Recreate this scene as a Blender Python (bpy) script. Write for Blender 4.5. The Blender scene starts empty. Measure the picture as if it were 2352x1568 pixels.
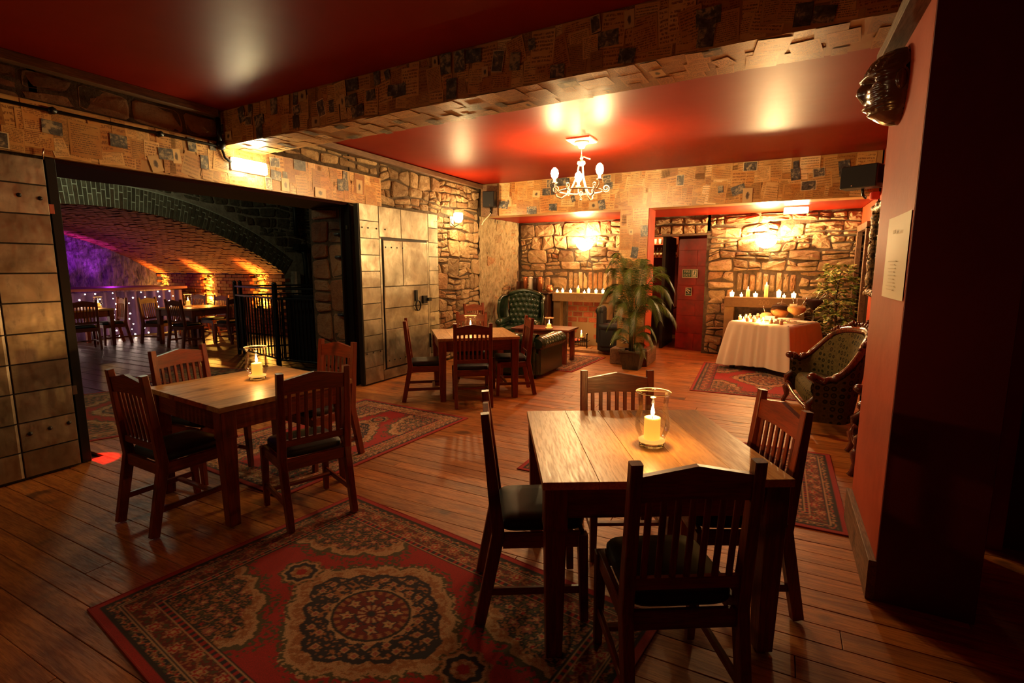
import bpy, bmesh, math, random
from mathutils import Vector, Matrix, Euler, noise
from math import sin, cos, pi, radians, sqrt, atan2
sc = bpy.context.scene
col = sc.collection
R = random.Random(7)

# ------------------------------------------------------------------ camera, world, exposure
cd = bpy.data.cameras.new('camera'); cam = bpy.data.objects.new('camera', cd); col.objects.link(cam)
cd.sensor_width = 36.0; cd.lens = 1170.0 / 2352 * 36; cd.clip_start = .05; cd.clip_end = 100
PITCH = math.atan(169 / 1170.0); YAW = radians(27.447)
cam.location = (0, 0, 1.58); cam.rotation_euler = (pi / 2 - PITCH, 0, YAW)
sc.camera = cam
w = bpy.data.worlds.new('world'); sc.world = w; w.use_nodes = True
w.node_tree.nodes['Background'].inputs[0].default_value = (.9, .55, .3, 1)
w.node_tree.nodes['Background'].inputs[1].default_value = .0012
sc.view_settings.view_transform = 'Standard'; sc.view_settings.look = 'None'
sc.view_settings.gamma = 1; sc.view_settings.use_curve_mapping = False
sc.view_settings.exposure = 1.02
cy = sc.cycles
cy.use_denoising = True; cy.max_bounces = 6; cy.diffuse_bounces = 3; cy.glossy_bounces = 3
cy.transparent_max_bounces = 12; cy.transmission_bounces = 4
cy.sample_clamp_indirect = 3.0; cy.sample_clamp_direct = 0; cy.caustics_reflective = False; cy.caustics_refractive = False
cy.blur_glossy = 1.0

WARM = (1, .65, .27); CANDLE = (1, .46, .11); COOL = (1, .84, .40); ORANGE = (1, .33, .035); PURPLE = (.50, .04, .85)

def lamp(name, loc, power, color, r=.03, typ='POINT', rot=None, size=70, blend=.6):
    l = bpy.data.lights.new(name, typ); l.energy = power; l.color = color
    if typ in ('POINT', 'SPOT'): l.shadow_soft_size = r
    if typ == 'SPOT': l.spot_size = radians(size); l.spot_blend = blend
    o = bpy.data.objects.new(name, l); o.location = loc
    if rot: o.rotation_euler = rot
    col.objects.link(o); return o

# ------------------------------------------------------------------ materials
MATS = {}
class NT:
    def __init__(s, name):
        s.m = bpy.data.materials.new(name); s.m.use_nodes = True
        s.t = s.m.node_tree; s.t.nodes.clear()
        s.out = s.t.nodes.new('ShaderNodeOutputMaterial')
        s.b = s.t.nodes.new('ShaderNodeBsdfPrincipled')
        s.t.links.new(s.b.outputs[0], s.out.inputs[0]); MATS[name] = s.m
    def n(s, typ, ins=None, **kw):
        x = s.t.nodes.new(typ)
        for k, v in kw.items(): setattr(x, k, v)
        for k, v in (ins or {}).items(): s.set(x.inputs[k], v)
        return x
    def set(s, inp, v):
        if hasattr(v, 'is_linked') or isinstance(v, bpy.types.NodeSocket): s.t.links.new(v, inp)
        elif isinstance(v, tuple) and len(v) == 3 and inp.type == 'RGBA': inp.default_value = (*v, 1)
        else: inp.default_value = v
    def p(s, **kw):
        al = dict(color='Base Color', rough='Roughness', metal='Metallic', spec='Specular IOR Level', normal='Normal',
                  em='Emission Color', ems='Emission Strength', coat='Coat Weight', coatr='Coat Roughness', sheen='Sheen Weight',
                  sss='Subsurface Weight', trans='Transmission Weight', alpha='Alpha', ior='IOR')
        for k, v in kw.items(): s.set(s.b.inputs[al[k]], v)
        return s
    def obj(s): return s.n('ShaderNodeTexCoord').outputs['Object']
    def gen(s): return s.n('ShaderNodeTexCoord').outputs['Generated']
    def rnd(s): return s.n('ShaderNodeObjectInfo').outputs['Random']
    def map(s, v, scale=(1, 1, 1), loc=(0, 0, 0), rot=(0, 0, 0)):
        return s.n('ShaderNodeMapping', {'Vector': v, 'Scale': scale, 'Location': loc, 'Rotation': rot}).outputs[0]
    def noise(s, v, sc_=5, det=3, rough=.55, dist=0, w=None):
        x = s.n('ShaderNodeTexNoise', {'Scale': sc_, 'Detail': det, 'Roughness': rough, 'Distortion': dist}, noise_dimensions='4D' if w is not None else '3D')
        s.set(x.inputs['Vector'], v)
        if w is not None: s.set(x.inputs['W'], w)
        return x.outputs[0]
    def ramp(s, f, stops, interp='LINEAR'):
        x = s.n('ShaderNodeValToRGB', {'Fac': f}); cr = x.color_ramp; cr.interpolation = interp
        while len(cr.elements) < len(stops): cr.elements.new(.5)
        for e, (p_, c_) in zip(cr.elements, stops):
            e.position = p_; e.color = (*c_, 1) if isinstance(c_, tuple) else (c_, c_, c_, 1)
        return x.outputs[0]
    def mix(s, f, a, b, mode='MIX'):
        x = s.n('ShaderNodeMix', data_type='RGBA', blend_type=mode)
        s.set(x.inputs[0], f); s.set(x.inputs[6], a); s.set(x.inputs[7], b); return x.outputs[2]
    def math(s, op, a, b=0.0):
        x = s.n('ShaderNodeMath', operation=op); s.set(x.inputs[0], a); s.set(x.inputs[1], b); return x.outputs[0]
    def bump(s, h, strength=.3, dist=.01):
        return s.n('ShaderNodeBump', {'Height': h, 'Strength': strength, 'Distance': dist}).outputs[0]
    def add4(s, v, w):
        c = s.n('ShaderNodeCombineXYZ', {'X': w, 'Y': s.math('MULTIPLY', w, 7.3), 'Z': s.math('MULTIPLY', w, 3.1)}).outputs[0]
        x = s.n('ShaderNodeVectorMath', operation='MULTIPLY_ADD'); s.set(x.inputs[0], c); x.inputs[1].default_value = (37, 11, 53); s.set(x.inputs[2], v)
        return x.outputs[0]

def plain(name, color, rough=.5, **kw):
    t = NT(name); t.p(color=color, rough=rough, **kw); return t.m
def emit(name, color, strength, base=(.8, .8, .8)):
    t = NT(name); t.p(color=base, em=color, ems=strength, rough=.5); return t.m

def wood(name, c1, c2, axis='z', rough=.35, gs=1.0, bump=.15, coat=0.0, dark=(.01, .005, .003)):
    t = NT(name); r = t.rnd(); v = t.add4(t.obj(), r)
    s = {'x': (1.2, 14, 14), 'y': (14, 1.2, 14), 'z': (14, 14, 1.2)}[axis]
    vm = t.map(v, tuple(k * gs for k in s))
    g = t.noise(vm, 2.2, 5, .62, .6)
    f = t.noise(vm, 11, 3, .6)
    c = t.ramp(g, [(.30, c2), (.52, c1), (.72, tuple(x * 1.25 for x in c1))])
    c = t.mix(t.ramp(f, [(.40, .55), (.52, 0.0)]), c, c2)
    c = t.mix(.55, c, t.ramp(r, [(0, tuple(x * .62 for x in c1)), (1, tuple(x * 1.25 for x in c1))]), 'MIX') if False else t.mix(1.0, c, t.ramp(r, [(0, .72), (1, 1.12)]), 'MULTIPLY')
    k = t.noise(v, 3.1, 2, .5)
    c = t.mix(t.ramp(k, [(.28, .75), (.36, 0.0)]), c, dark)
    t.p(color=c, rough=t.ramp(f, [(.3, rough + .18), (.7, rough)]), normal=t.bump(g, bump, .004), coat=coat, coatr=.2)
    return t.m

def leather(name, c):
    t = NT(name); o = t.obj(); n_ = t.noise(o, 55, 2); g = t.noise(o, 5, 3)
    t.p(color=t.mix(t.ramp(g, [(.35, 0.0), (.7, 1.0)]), c, tuple(x * 1.9 + .004 for x in c)), rough=.27, normal=t.bump(n_, .12, .003), coat=.25, coatr=.15); return t.m

def stone(name, ca, cb, cc, scale=1.0, bs=.9):
    t = NT(name); r = t.rnd(); o = t.obj(); v = t.add4(o, r)
    g = t.noise(v, 7 * scale, 5, .65); f = t.noise(v, 38 * scale, 4, .7); b = t.math('ADD', t.noise(v, 10 * scale, 8, .72, 1.2), t.math('MULTIPLY', t.noise(t.map(v, (1, 1, 2.5)), 26 * scale, 4, .7), .35))
    c = t.mix(t.ramp(g, [(.35, 0.0), (.65, 1.0)]), ca, cb)
    c = t.mix(t.ramp(f, [(.50, 0.0), (.72, .6)]), c, cc)
    c = t.mix(1.0, c, t.ramp(r, [(0, (.58, .50, .42)), (.3, (.95, .86, .76)), (.7, (1.15, 1.05, .92)), (.88, (.82, .56, .42)), (1, (.55, .48, .42))]), 'MULTIPLY')
    t.p(color=c, rough=.82, spec=.35, normal=t.bump(b, bs, .055)); return t.m

CREAM = (.76, .52, .22)
def paper_text(name, base, ink, lines=95, hand=False, rough=.38):
    t = NT(name); r = t.rnd(); o = t.obj(); v = t.add4(o, r); g_ = t.gen()
    s = t.n('ShaderNodeSeparateXYZ', {'Vector': o}); sg = t.n('ShaderNodeSeparateXYZ', {'Vector': g_})
    wob = t.noise(v, 18, 2)
    y = t.math('ADD', s.outputs[1], t.math('MULTIPLY', wob, .010 if hand else .003))
    ln = t.math('FRACT', t.math('MULTIPLY', y, float(lines)))
    lm = t.math('GREATER_THAN', ln, .50 if not hand else .42)
    wv = t.map(v, (1, .25, 1)); wn = t.noise(wv, 260 if not hand else 150, 2, .6)
    wm = t.math('GREATER_THAN', wn, .47)
    para = t.math('GREATER_THAN', t.noise(t.map(v, (.6, 2.4, 1)), 9, 1), .38)
    ex = t.math('LESS_THAN', t.math('ABSOLUTE', t.math('SUBTRACT', sg.outputs[0], .5)), .43)
    ey = t.math('LESS_THAN', t.math('ABSOLUTE', t.math('SUBTRACT', sg.outputs[1], .5)), .44)
    m = t.math('MULTIPLY', t.math('MULTIPLY', lm, wm), t.math('MULTIPLY', para, t.math('MULTIPLY', ex, ey)))
    st = t.noise(v, 6, 4, .6)
    c = t.mix(t.ramp(st, [(.30, 0.0), (.72, 1.0)]), base, tuple(a * b for a, b in zip(base, (.84, .56, .32))))
    c = t.mix(1.0, c, t.ramp(r, [(0, (.58, .46, .34)), (.3, (.90, .80, .66)), (.7, (1.05, 1.02, .95)), (.9, (1.12, 1.16, 1.2)), (1, (1.25, 1.4, 1.7))]), 'MULTIPLY')
    c = t.mix(t.math('MULTIPLY', m, .78), c, ink)
    edge = t.math('GREATER_THAN', t.math('MAXIMUM', t.math('ABSOLUTE', t.math('SUBTRACT', sg.outputs[0], .5)), t.math('ABSOLUTE', t.math('SUBTRACT', sg.outputs[1], .5))), .485)
    c = t.mix(t.math('MULTIPLY', edge, .45), c, tuple(a * .45 for a in base))
    t.p(color=c, rough=rough, coat=.25, coatr=.3, normal=t.bump(t.noise(v, 12, 2), .25, .004)); return t.m
def paper_print(name, base, dark, border):
    t = NT(name); r = t.rnd(); o = t.obj(); v = t.add4(o, r); sg = t.n('ShaderNodeSeparateXYZ', {'Vector': t.gen()})
    ax = t.math('ABSOLUTE', t.math('SUBTRACT', sg.outputs[0], .5)); ay = t.math('ABSOLUTE', t.math('SUBTRACT', sg.outputs[1], .5))
    ins = t.math('LESS_THAN', t.math('MAXIMUM', ax, ay), border)
    n1 = t.noise(v, 26, 5, .7, .7); n2 = t.noise(v, 9, 2)
    pic = t.math('ADD', t.math('MULTIPLY', n1, .6), t.math('MULTIPLY', n2, .4))
    c = t.ramp(pic, [(.40, dark), (.52, tuple(x * 2.6 + .02 for x in dark)), (.60, tuple(x * .75 for x in base))])
    bc = t.mix(1.0, base, t.ramp(r, [(0, .8), (1, 1.25)]), 'MULTIPLY')
    t.p(color=t.mix(ins, bc, c), rough=.35, coat=.2, coatr=.3); return t.m
def paper_figure(name, base, dark):      # an engraved bust or vignette in the middle of a pale sheet
    t = NT(name); r = t.rnd(); v = t.add4(t.obj(), r); g = t.gen(); sg = t.n('ShaderNodeSeparateXYZ', {'Vector': g})
    ax = t.math('SUBTRACT', sg.outputs[0], .5); ay = t.math('SUBTRACT', sg.outputs[1], .48)
    d = t.math('SQRT', t.math('ADD', t.math('MULTIPLY', t.math('MULTIPLY', ax, ax), 1.8), t.math('MULTIPLY', ay, ay)))
    n1 = t.noise(v, 34, 4, .7, .5)
    f = t.math('ADD', d, t.math('MULTIPLY', n1, .42))
    c = t.ramp(f, [(.36, dark), (.44, tuple(x * 3 + .03 for x in dark)), (.50, base)])
    t.p(color=t.mix(1.0, c, t.ramp(r, [(0, .8), (1, 1.2)]), 'MULTIPLY'), rough=.35, coat=.2, coatr=.3); return t.m

M = {}
M['floor'] = wood('floor_boards_wood', (.50, .175, .030), (.24, .062, .010), 'x', .42, .8, .35, 0, (.05, .016, .004))
M['floor_dark'] = plain('floor_gap', (.012, .006, .003), .9)
M['table_top'] = wood('table_top_wood', (.66, .38, .14), (.40, .18, .05), 'y', .30, .7, .16, .0, (.10, .04, .012))
M['wz'] = wood('mahogany_upright', (.23, .036, .008), (.11, .016, .004), 'z', .32, 1, .1, .1)
M['wx'] = wood('mahogany_across', (.23, .036, .008), (.11, .016, .004), 'x', .32, 1, .1, .1)
M['wy'] = wood('mahogany_along', (.23, .036, .008), (.11, .016, .004), 'y', .32, 1, .1, .1)
M['carved'] = wood('polished_carved_wood', (.13, .022, .008), (.05, .008, .004), 'z', .14, 1, .05, .6)
M['oldwood'] = wood('old_timber', (.20, .10, .045), (.08, .04, .02), 'y', .55, 1, .4)
M['cushion'] = plain('black_cushion', (.008, .011, .014), .55)
M['green'] = leather('green_leather', (.010, .022, .010))
M['black'] = plain('black_iron', (.010, .010, .010), .38, metal=.4)
M['blackplastic'] = plain('black_plastic', (.012, .012, .014), .35)
M['chrome'] = plain('bright_metal', (.7, .68, .62), .2, metal=1)
M['white_iron'] = plain('cream_painted_iron', (.72, .62, .48), .3)
M['cab'] = wood('dark_cabinet_wood', (.060, .020, .010), (.02, .008, .004), 'z', .3)
M['mortar'] = None
t = NT('lime_mortar'); v = t.obj(); g = t.noise(v, 9, 5, .7); t.p(color=t.ramp(g, [(.3, (.045, .028, .015)), (.6, (.12, .08, .045)), (.8, (.22, .16, .09))]), rough=.95, normal=t.bump(t.noise(v, 30, 5, .7), .9, .02)); M['mortar'] = t.m
t = NT('mortar_vault'); v = t.obj(); t.p(color=t.ramp(t.noise(v, 9, 5, .7), [(.3, (.16, .12, .08)), (.7, (.42, .34, .24))]), rough=.95); M['mortar_vault'] = t.m
t = NT('rough_render'); v = t.obj(); vs = t.map(v, (1.6, 1.6, .55)); g = t.noise(vs, 14, 6, .75, .4)
t.p(color=t.ramp(g, [(.32, (.14, .09, .04)), (.46, (.42, .31, .16)), (.7, (.62, .48, .28))]), rough=.95, normal=t.bump(g, 1.0, .06)); M['render'] = t.m
M['stone'] = stone('rubble_stone', (.58, .44, .26), (.42, .29, .15), (.18, .12, .06))
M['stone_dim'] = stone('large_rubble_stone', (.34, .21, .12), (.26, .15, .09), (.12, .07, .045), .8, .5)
M['stone_pale'] = stone('dressed_stone', (.30, .20, .10), (.25, .16, .08), (.18, .12, .06), 2.0, .15)
M['voussoir'] = stone('vault_ring_brick', (.15, .14, .095), (.08, .075, .055), (.24, .11, .05), 1.5, .5)
M['fire_mortar'] = plain('fire_mortar', (.26, .17, .09), .95)
M['mortar_ring'] = plain('pale_ring_mortar', (.46, .44, .32), .95)
M['vbrick'] = stone('vault_brick', (.38, .11, .038), (.27, .07, .026), (.12, .035, .02), 1.5, .6)
M['firebrick'] = stone('red_fire_brick', (.42, .12, .06), (.28, .07, .04), (.12, .04, .02), 1.5, .3)
t = NT('red_gloss_ceiling'); v = t.obj(); t.p(color=t.mix(t.ramp(t.noise(v, .9, 3), [(.35, 0.0), (.65, 1.0)]), (.22, .012, .004), (.28, .017, .005)), rough=.44, spec=.13, normal=t.bump(t.noise(v, 1.6, 3), .10, .05)); t.b.inputs['Specular Tint'].default_value = (1, .62, .38, 1); M['red_ceil'] = t.m
t = NT('red_wall_paint'); v = t.obj(); t.p(color=t.ramp(t.noise(v, 3, 4), [(.35, (.36, .042, .010)), (.65, (.45, .060, .015))]), rough=.6, spec=.25, normal=t.bump(t.noise(v, 20, 4), .12, .01)); M['red_wall'] = t.m
M['red_dark'] = plain('maroon_paint_and_shade', (.11, .005, .013), .6)  # maroon of the unseen walls; on the pier it stands in for shade
t = NT('zinc_sheet'); r = t.rnd(); v = t.add4(t.obj(), r); g = t.noise(v, 3.2, 4, .6, .5); f = t.noise(t.map(v, (1, 1, .4)), 22, 4, .7)
c = t.ramp(g, [(.30, (.24, .20, .14)), (.5, (.43, .38, .28)), (.7, (.68, .62, .47))]); c = t.mix(t.ramp(f, [(.55, 0.0), (.75, .5)]), c, (.16, .12, .08)); c = t.mix(1.0, c, t.ramp(r, [(0, .78), (1, 1.1)]), 'MULTIPLY')
t.p(color=c, metal=.93, rough=t.ramp(f, [(.3, .30), (.7, .50)]), normal=t.bump(t.noise(v, 3.5, 3), .30, .02)); M['zinc'] = t.m
M['steel_dark'] = plain('dark_steel_edge', (.035, .032, .028), .5, metal=.6)
t = NT('door_red_paint'); r = t.rnd(); v = t.add4(t.obj(), r); t.p(color=t.mix(t.ramp(t.noise(v, 5, 4, .6), [(.35, 0.0), (.7, 1.0)]), (.26, .010, .006), (.13, .008, .005)), rough=.35, normal=t.bump(t.noise(v, 9, 3), .3, .01)); M['door_red'] = t.m
M['text1'] = paper_text('aged_print_page', CREAM, (.10, .045, .02), 95)
M['text2'] = paper_text('aged_print_page_large', (.70, .44, .16), (.09, .04, .02), 62)
M['hand'] = paper_text('handwritten_page', (.72, .46, .18), (.16, .04, .012), 44, True)
M['music'] = paper_text('dense_letter_page', (.66, .38, .13), (.17, .035, .010), 75, True)
M['text1f'] = paper_text('coarse_print_page', (.74, .50, .21), (.16, .07, .025), 40)
M['text2f'] = paper_text('coarse_column_page', (.80, .58, .28), (.20, .09, .03), 30)
M['handf'] = paper_text('coarse_letter_page', (.66, .40, .14), (.20, .06, .015), 24, True)
M['print1'] = paper_print('dark_engraving', (.62, .50, .30), (.035, .035, .035), .5)
M['print2'] = paper_print('bordered_engraving', (.74, .58, .34), (.04, .035, .03), .45)
M['figure'] = paper_figure('small_figure_engraving', (.70, .48, .22), (.10, .07, .045))
M['paperbase'] = paper_text('papered_ground', (.68, .45, .18), (.12, .05, .02), 70)
M['candle'] = None
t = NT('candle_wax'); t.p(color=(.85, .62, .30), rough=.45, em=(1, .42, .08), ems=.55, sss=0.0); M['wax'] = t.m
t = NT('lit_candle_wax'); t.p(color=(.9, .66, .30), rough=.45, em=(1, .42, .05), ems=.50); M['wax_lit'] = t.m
M['flame'] = emit('candle_flame', (1, .66, .28), 28)
M['tealight'] = emit('glowing_votive', (1, .60, .20), 7)
M['bulb'] = emit('lit_bulb', (1, .66, .28), 325); M['bulb_small'] = emit('lit_small_bulb', (1, .6, .22), 150)
M['panel_light'] = emit('emergency_light_diffuser', (1, .93, .66), 9)
M['sconce_glass'] = emit('glowing_shade', (1, .72, .36), 22)
M['fairy'] = emit('fairy_bulb', (1, .74, .56), 26)
t = NT('glow_ember'); g = t.noise(t.obj(), 24, 3); t.p(color=(.03, .02, .02), em=(1, .08, .02), ems=t.ramp(g, [(.45, 0.0), (.62, 1.0)]), rough=.9); M['ember'] = t.m
t = NT('clear_glass'); t.t.nodes.remove(t.b)
tr = t.n('ShaderNodeBsdfTransparent', {'Color': (.99, .98, .95)}); gl = t.n('ShaderNodeBsdfGlossy', {'Color': (1, 1, 1), 'Roughness': .03}); lw = t.n('ShaderNodeLayerWeight', {'Blend': .30})
mx = t.n('ShaderNodeMixShader', {0: t.ramp(lw.outputs['Fresnel'], [(0.04, .01), (.5, .08), (.95, .5)])}); t.t.links.new(tr.outputs[0], mx.inputs[1]); t.t.links.new(gl.outputs[0], mx.inputs[2]); t.t.links.new(mx.outputs[0], t.out.inputs[0]); M['glass'] = t.m
t = NT('thick_glass'); t.t.nodes.remove(t.b)
tr = t.n('ShaderNodeBsdfTransparent', {'Color': (.82, .78, .68)}); gl = t.n('ShaderNodeBsdfGlossy', {'Color': (1, 1, 1), 'Roughness': .05}); lw = t.n('ShaderNodeLayerWeight', {'Blend': .5})
mx = t.n('ShaderNodeMixShader', {0: lw.outputs['Fresnel']}); t.t.links.new(tr.outputs[0], mx.inputs[1]); t.t.links.new(gl.outputs[0], mx.inputs[2]); t.t.links.new(mx.outputs[0], t.out.inputs[0]); M['glass_thick'] = t.m
t = NT('linen'); v = t.obj(); t.p(color=(.78, .66, .50), rough=.85, sheen=.2, normal=t.bump(t.noise(v, 14, 3), .12, .01)); M['linen'] = t.m
t = NT('patterned_upholstery'); v = t.obj(); vo = t.n('ShaderNodeTexVoronoi', {'Scale': 15.0, 'Randomness': .10}); t.set(vo.inputs['Vector'], v)
ring = t.ramp(vo.outputs['Distance'], [(.10, (.030, .028, .012)), (.16, (.12, .085, .03)), (.24, (.016, .016, .006)), (.34, (.010, .012, .005)), (.42, (.11, .085, .028)), (.8, (.075, .06, .02))])
t.p(color=t.mix(t.ramp(t.noise(v, 90, 2), [(.45, 0.0), (.6, .35)]), ring, (.03, .024, .008)), rough=.9, spec=.15, normal=t.bump(t.noise(v, 120, 2), .2, .003)); M['uphol'] = t.m
M['pot'] = wood('planter_wood', (.075, .055, .025), (.03, .022, .012), 'z', .5)
M['soil'] = plain('planter_soil', (.10, .035, .015), .95)
t = NT('palm_green'); r = t.rnd(); v = t.obj(); t.p(color=t.mix(t.noise(v, 4, 2), (.045, .085, .012), (.12, .17, .028)), rough=.4); M['palm'] = t.m
M['palm_stem'] = plain('palm_stem', (.12, .13, .035), .5)
t = NT('variegated_leaf'); v = t.obj(); t.p(color=t.ramp(t.noise(v, 22, 2), [(.40, (.05, .12, .018)), (.50, (.14, .22, .03)), (.56, (.70, .66, .22))]), rough=.35); M['ficus'] = t.m
M['bark'] = plain('bark', (.07, .035, .018), .8)
M['bronze'] = plain('lacquered_mask', (.085, .032, .014), .22, coat=.6, coatr=.12)
t = NT('aged_gilt'); g = t.noise(t.obj(), 30, 4); t.p(color=t.ramp(g, [(.42, (.030, .018, .010)), (.66, (.34, .21, .09))]), rough=.36, metal=.4, normal=t.bump(g, .8, .015)); M['gilt'] = t.m
M['mirror'] = plain('mirror_glass', (.35, .33, .28), .05, metal=1)
M['page'] = paper_text('typed_notice', (.80, .72, .52), (.42, .36, .24), 60)
M['tag'] = plain('card_stock', (.82, .72, .55), .7)
M['sign_green'] = plain('sign_green', (.02, .07, .03), .4)
M['sign_pale'] = plain('sign_pale', (.50, .45, .30), .5)
M['red_plastic'] = plain('red_plastic', (.6, .03, .015), .3)
M['candy'] = stone('mixed_sweets', (.95, .62, .30), (.85, .40, .14), (.95, .8, .55), 8, .5)
M['candy_dark'] = stone('dark_sweets', (.05, .02, .012), (.09, .03, .02), (.3, .08, .05), 8, .8)
M['jam'] = plain('pink_sweets', (.55, .20, .10), .4)
M['copper'] = plain('copper_tin', (.60, .20, .08), .3, metal=.7)
M['bottle'] = plain('dark_bottle_glass', (.03, .012, .004), .15, coat=.5)
M['label'] = plain('bottle_label', (.75, .60, .36), .6)
M['amber'] = plain('amber_shelf_back', (.42, .10, .02), .6)
t = NT('purple_cloth'); t.p(color=(.06, .018, .075), rough=.8); M['drape'] = t.m
t = NT('vault_end_stone'); v = t.obj(); g = t.noise(t.map(v, (1.6, 2.6, .7)), 5, 6, .7, .4); t.p(color=t.ramp(g, [(.34, (.025, .018, .03)), (.7, (.20, .15, .22))]), rough=.95, normal=t.bump(g, 1.0, .08)); M['endstone'] = t.m  # stone colour darkened and tinted to carry the purple light
t = NT('rug_pile'); ca = t.n('ShaderNodeVertexColor', layer_name='weave'); t.p(color=t.mix(t.ramp(t.noise(t.obj(), 260, 2), [(.4, .35), (.6, 0.0)]), ca.outputs[0], (.02, .01, .008)), rough=.95, sheen=.15, spec=.2); M['rug'] = t.m
M['rug_edge'] = plain('rug_binding', (.30, .018, .012), .9)
M['wick'] = plain('wick', (.02, .01, .01), .9)

# ------------------------------------------------------------------ mesh helpers
class MB:
    def __init__(s): s.v = []; s.f = []; s.sm = []; s.mi = []
    def add(s, vs, fs, smooth=False, mat=0):
        b = len(s.v); s.v += [tuple(p) for p in vs]
        for f in fs: s.f.append([b + i for i in f]); s.sm.append(smooth); s.mi.append(mat)
        return s
    def box(s, c, d, rot=None, mat=0, taper=1.0):
        x, y, z = d[0] / 2, d[1] / 2, d[2] / 2; vs = []
        for k in (-1, 1):
            q = taper if k < 0 else 1.0
            for a, b in ((-1, -1), (1, -1), (1, 1), (-1, 1)): vs.append(Vector((a * x * q, b * y * q, k * z)))
        if rot is not None: m = rot if isinstance(rot, Matrix) else Euler(rot).to_matrix(); vs = [m @ p for p in vs]
        c = Vector(c); return s.add([p + c for p in vs], [(3, 2, 1, 0), (4, 5, 6, 7), (0, 1, 5, 4), (1, 2, 6, 5), (2, 3, 7, 6), (3, 0, 4, 7)], False, mat)
    def cbox(s, c, d, ch=.004, rot=None, mat=0):
        x, y, z = d[0] / 2, d[1] / 2, d[2] / 2; ch = min(ch, x * .8, y * .8, z * .8); vs = []; fs = []
        for zz, i in ((-z, ch), (-z + ch, 0), (z - ch, 0), (z, ch)):
            X, Y = x - i, y - i; q = ch
            for a, b in ((-X + q, -Y), (X - q, -Y), (X, -Y + q), (X, Y - q), (X - q, Y), (-X + q, Y), (-X, Y - q), (-X, -Y + q)): vs.append(Vector((a, b, zz)))
        for k in range(3):
            for i in range(8): fs.append((k * 8 + i, k * 8 + (i + 1) % 8, k * 8 + 8 + (i + 1) % 8, k * 8 + 8 + i))
        fs.append(tuple(range(7, -1, -1))); fs.append(tuple(range(24, 32)))
        if rot is not None: m = rot if isinstance(rot, Matrix) else Euler(rot).to_matrix(); vs = [m @ p for p in vs]
        c = Vector(c); return s.add([p + c for p in vs], fs, False, mat)
    def beam(s, a, b, w, h, mat=0, w2=None, h2=None, up=(0, 0, 1), ch=.003):
        a = Vector(a); b = Vector(b); d = (b - a); L = d.length; d.normalize(); up = Vector(up)
        x = d.cross(up)
        if x.length < 1e-4: x = d.cross(Vector((0, 1, 0)))
        x.normalize(); y = x.cross(d); w2 = w2 or w; h2 = h2 or h; vs = []; fs = []
        for p, W, H in ((a, w, h), (b, w2, h2)):
            q = min(ch, W * .3, H * .3)
            for u, v in ((-W / 2 + q, -H / 2), (W / 2 - q, -H / 2), (W / 2, -H / 2 + q), (W / 2, H / 2 - q), (W / 2 - q, H / 2), (-W / 2 + q, H / 2), (-W / 2, H / 2 - q), (-W / 2, -H / 2 + q)):
                vs.append(p + x * u + y * v)
        for i in range(8): fs.append((i, (i + 1) % 8, 8 + (i + 1) % 8, 8 + i))
        fs.append(tuple(range(7, -1, -1))); fs.append(tuple(range(8, 16)))
        return s.add(vs, fs, False, mat)
    def tube(s, pts, r, n=8, closed=False, mat=0, caps=True):
        pts = [Vector(p) for p in pts]; N = len(pts); rr = r if isinstance(r, (list, tuple)) else [r] * N; vs = []; fs = []
        px = None
        for i, p in enumerate(pts):
            a = pts[(i - 1) % N] if (closed or i) else p; b = pts[(i + 1) % N] if (closed or i < N - 1) else p
            d = (b - a); d = d.normalized() if d.length > 1e-9 else Vector((0, 0, 1))
            if px is None: px = d.orthogonal().normalized()
            px = (px - d * px.dot(d)); px = px.normalized() if px.length > 1e-6 else d.orthogonal().normalized()
            py = d.cross(px)
            for k in range(n): t_ = 2 * pi * k / n; vs.append(p + (px * cos(t_) + py * sin(t_)) * rr[i])
        M_ = N if closed else N - 1
        for i in range(M_):
            for k in range(n): j = (i + 1) % N; fs.append((i * n + k, i * n + (k + 1) % n, j * n + (k + 1) % n, j * n + k))
        if caps and not closed: fs.append(tuple(range(n - 1, -1, -1))); fs.append(tuple((N - 1) * n + k for k in range(n)))
        return s.add(vs, fs, True, mat)
    def lathe(s, prof, c=(0, 0, 0), n=20, mat=0, smooth=True, sq=None):
        vs = []; fs = []; c = Vector(c); m = len(prof)
        for r, z in prof:
            for k in range(n): t_ = 2 * pi * (k + (.5 if sq else 0)) / n; vs.append(c + Vector((r * cos(t_), r * sin(t_), z)))
        for i in range(m - 1):
            for k in range(n): fs.append((i * n + k, i * n + (k + 1) % n, (i + 1) * n + (k + 1) % n, (i + 1) * n + k))
        if prof[0][0] > 1e-5: fs.append(tuple(range(n - 1, -1, -1)))
        if prof[-1][0] > 1e-5: fs.append(tuple((m - 1) * n + k for k in range(n)))
        return s.add(vs, fs, smooth, mat)
    def grid(s, fn, nu, nv, mat=0, smooth=True, closeu=False):
        vs = [fn(i / (nu if closeu else nu - 1) if nu > 1 else 0, j / (nv - 1)) for j in range(nv) for i in range(nu)]; fs = []
        for j in range(nv - 1):
            for i in range(nu if closeu else nu - 1):
                a = j * nu + i; b = j * nu + (i + 1) % nu; fs.append((a, b, b + nu, a + nu))
        return s.add(vs, fs, smooth, mat)
    def ball(s, c, r, n=10, m=6, mat=0, sc_=(1, 1, 1)):
        c = Vector(c); prof = [(max(r * sin(pi * i / m), 1e-6), -r * cos(pi * i / m)) for i in range(m + 1)]
        b = len(s.v); s.lathe(prof, (0, 0, 0), n, mat)
        for i in range(b, len(s.v)): p = s.v[i]; s.v[i] = (p[0] * sc_[0] + c.x, p[1] * sc_[1] + c.y, p[2] * sc_[2] + c.z)
        return s
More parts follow.
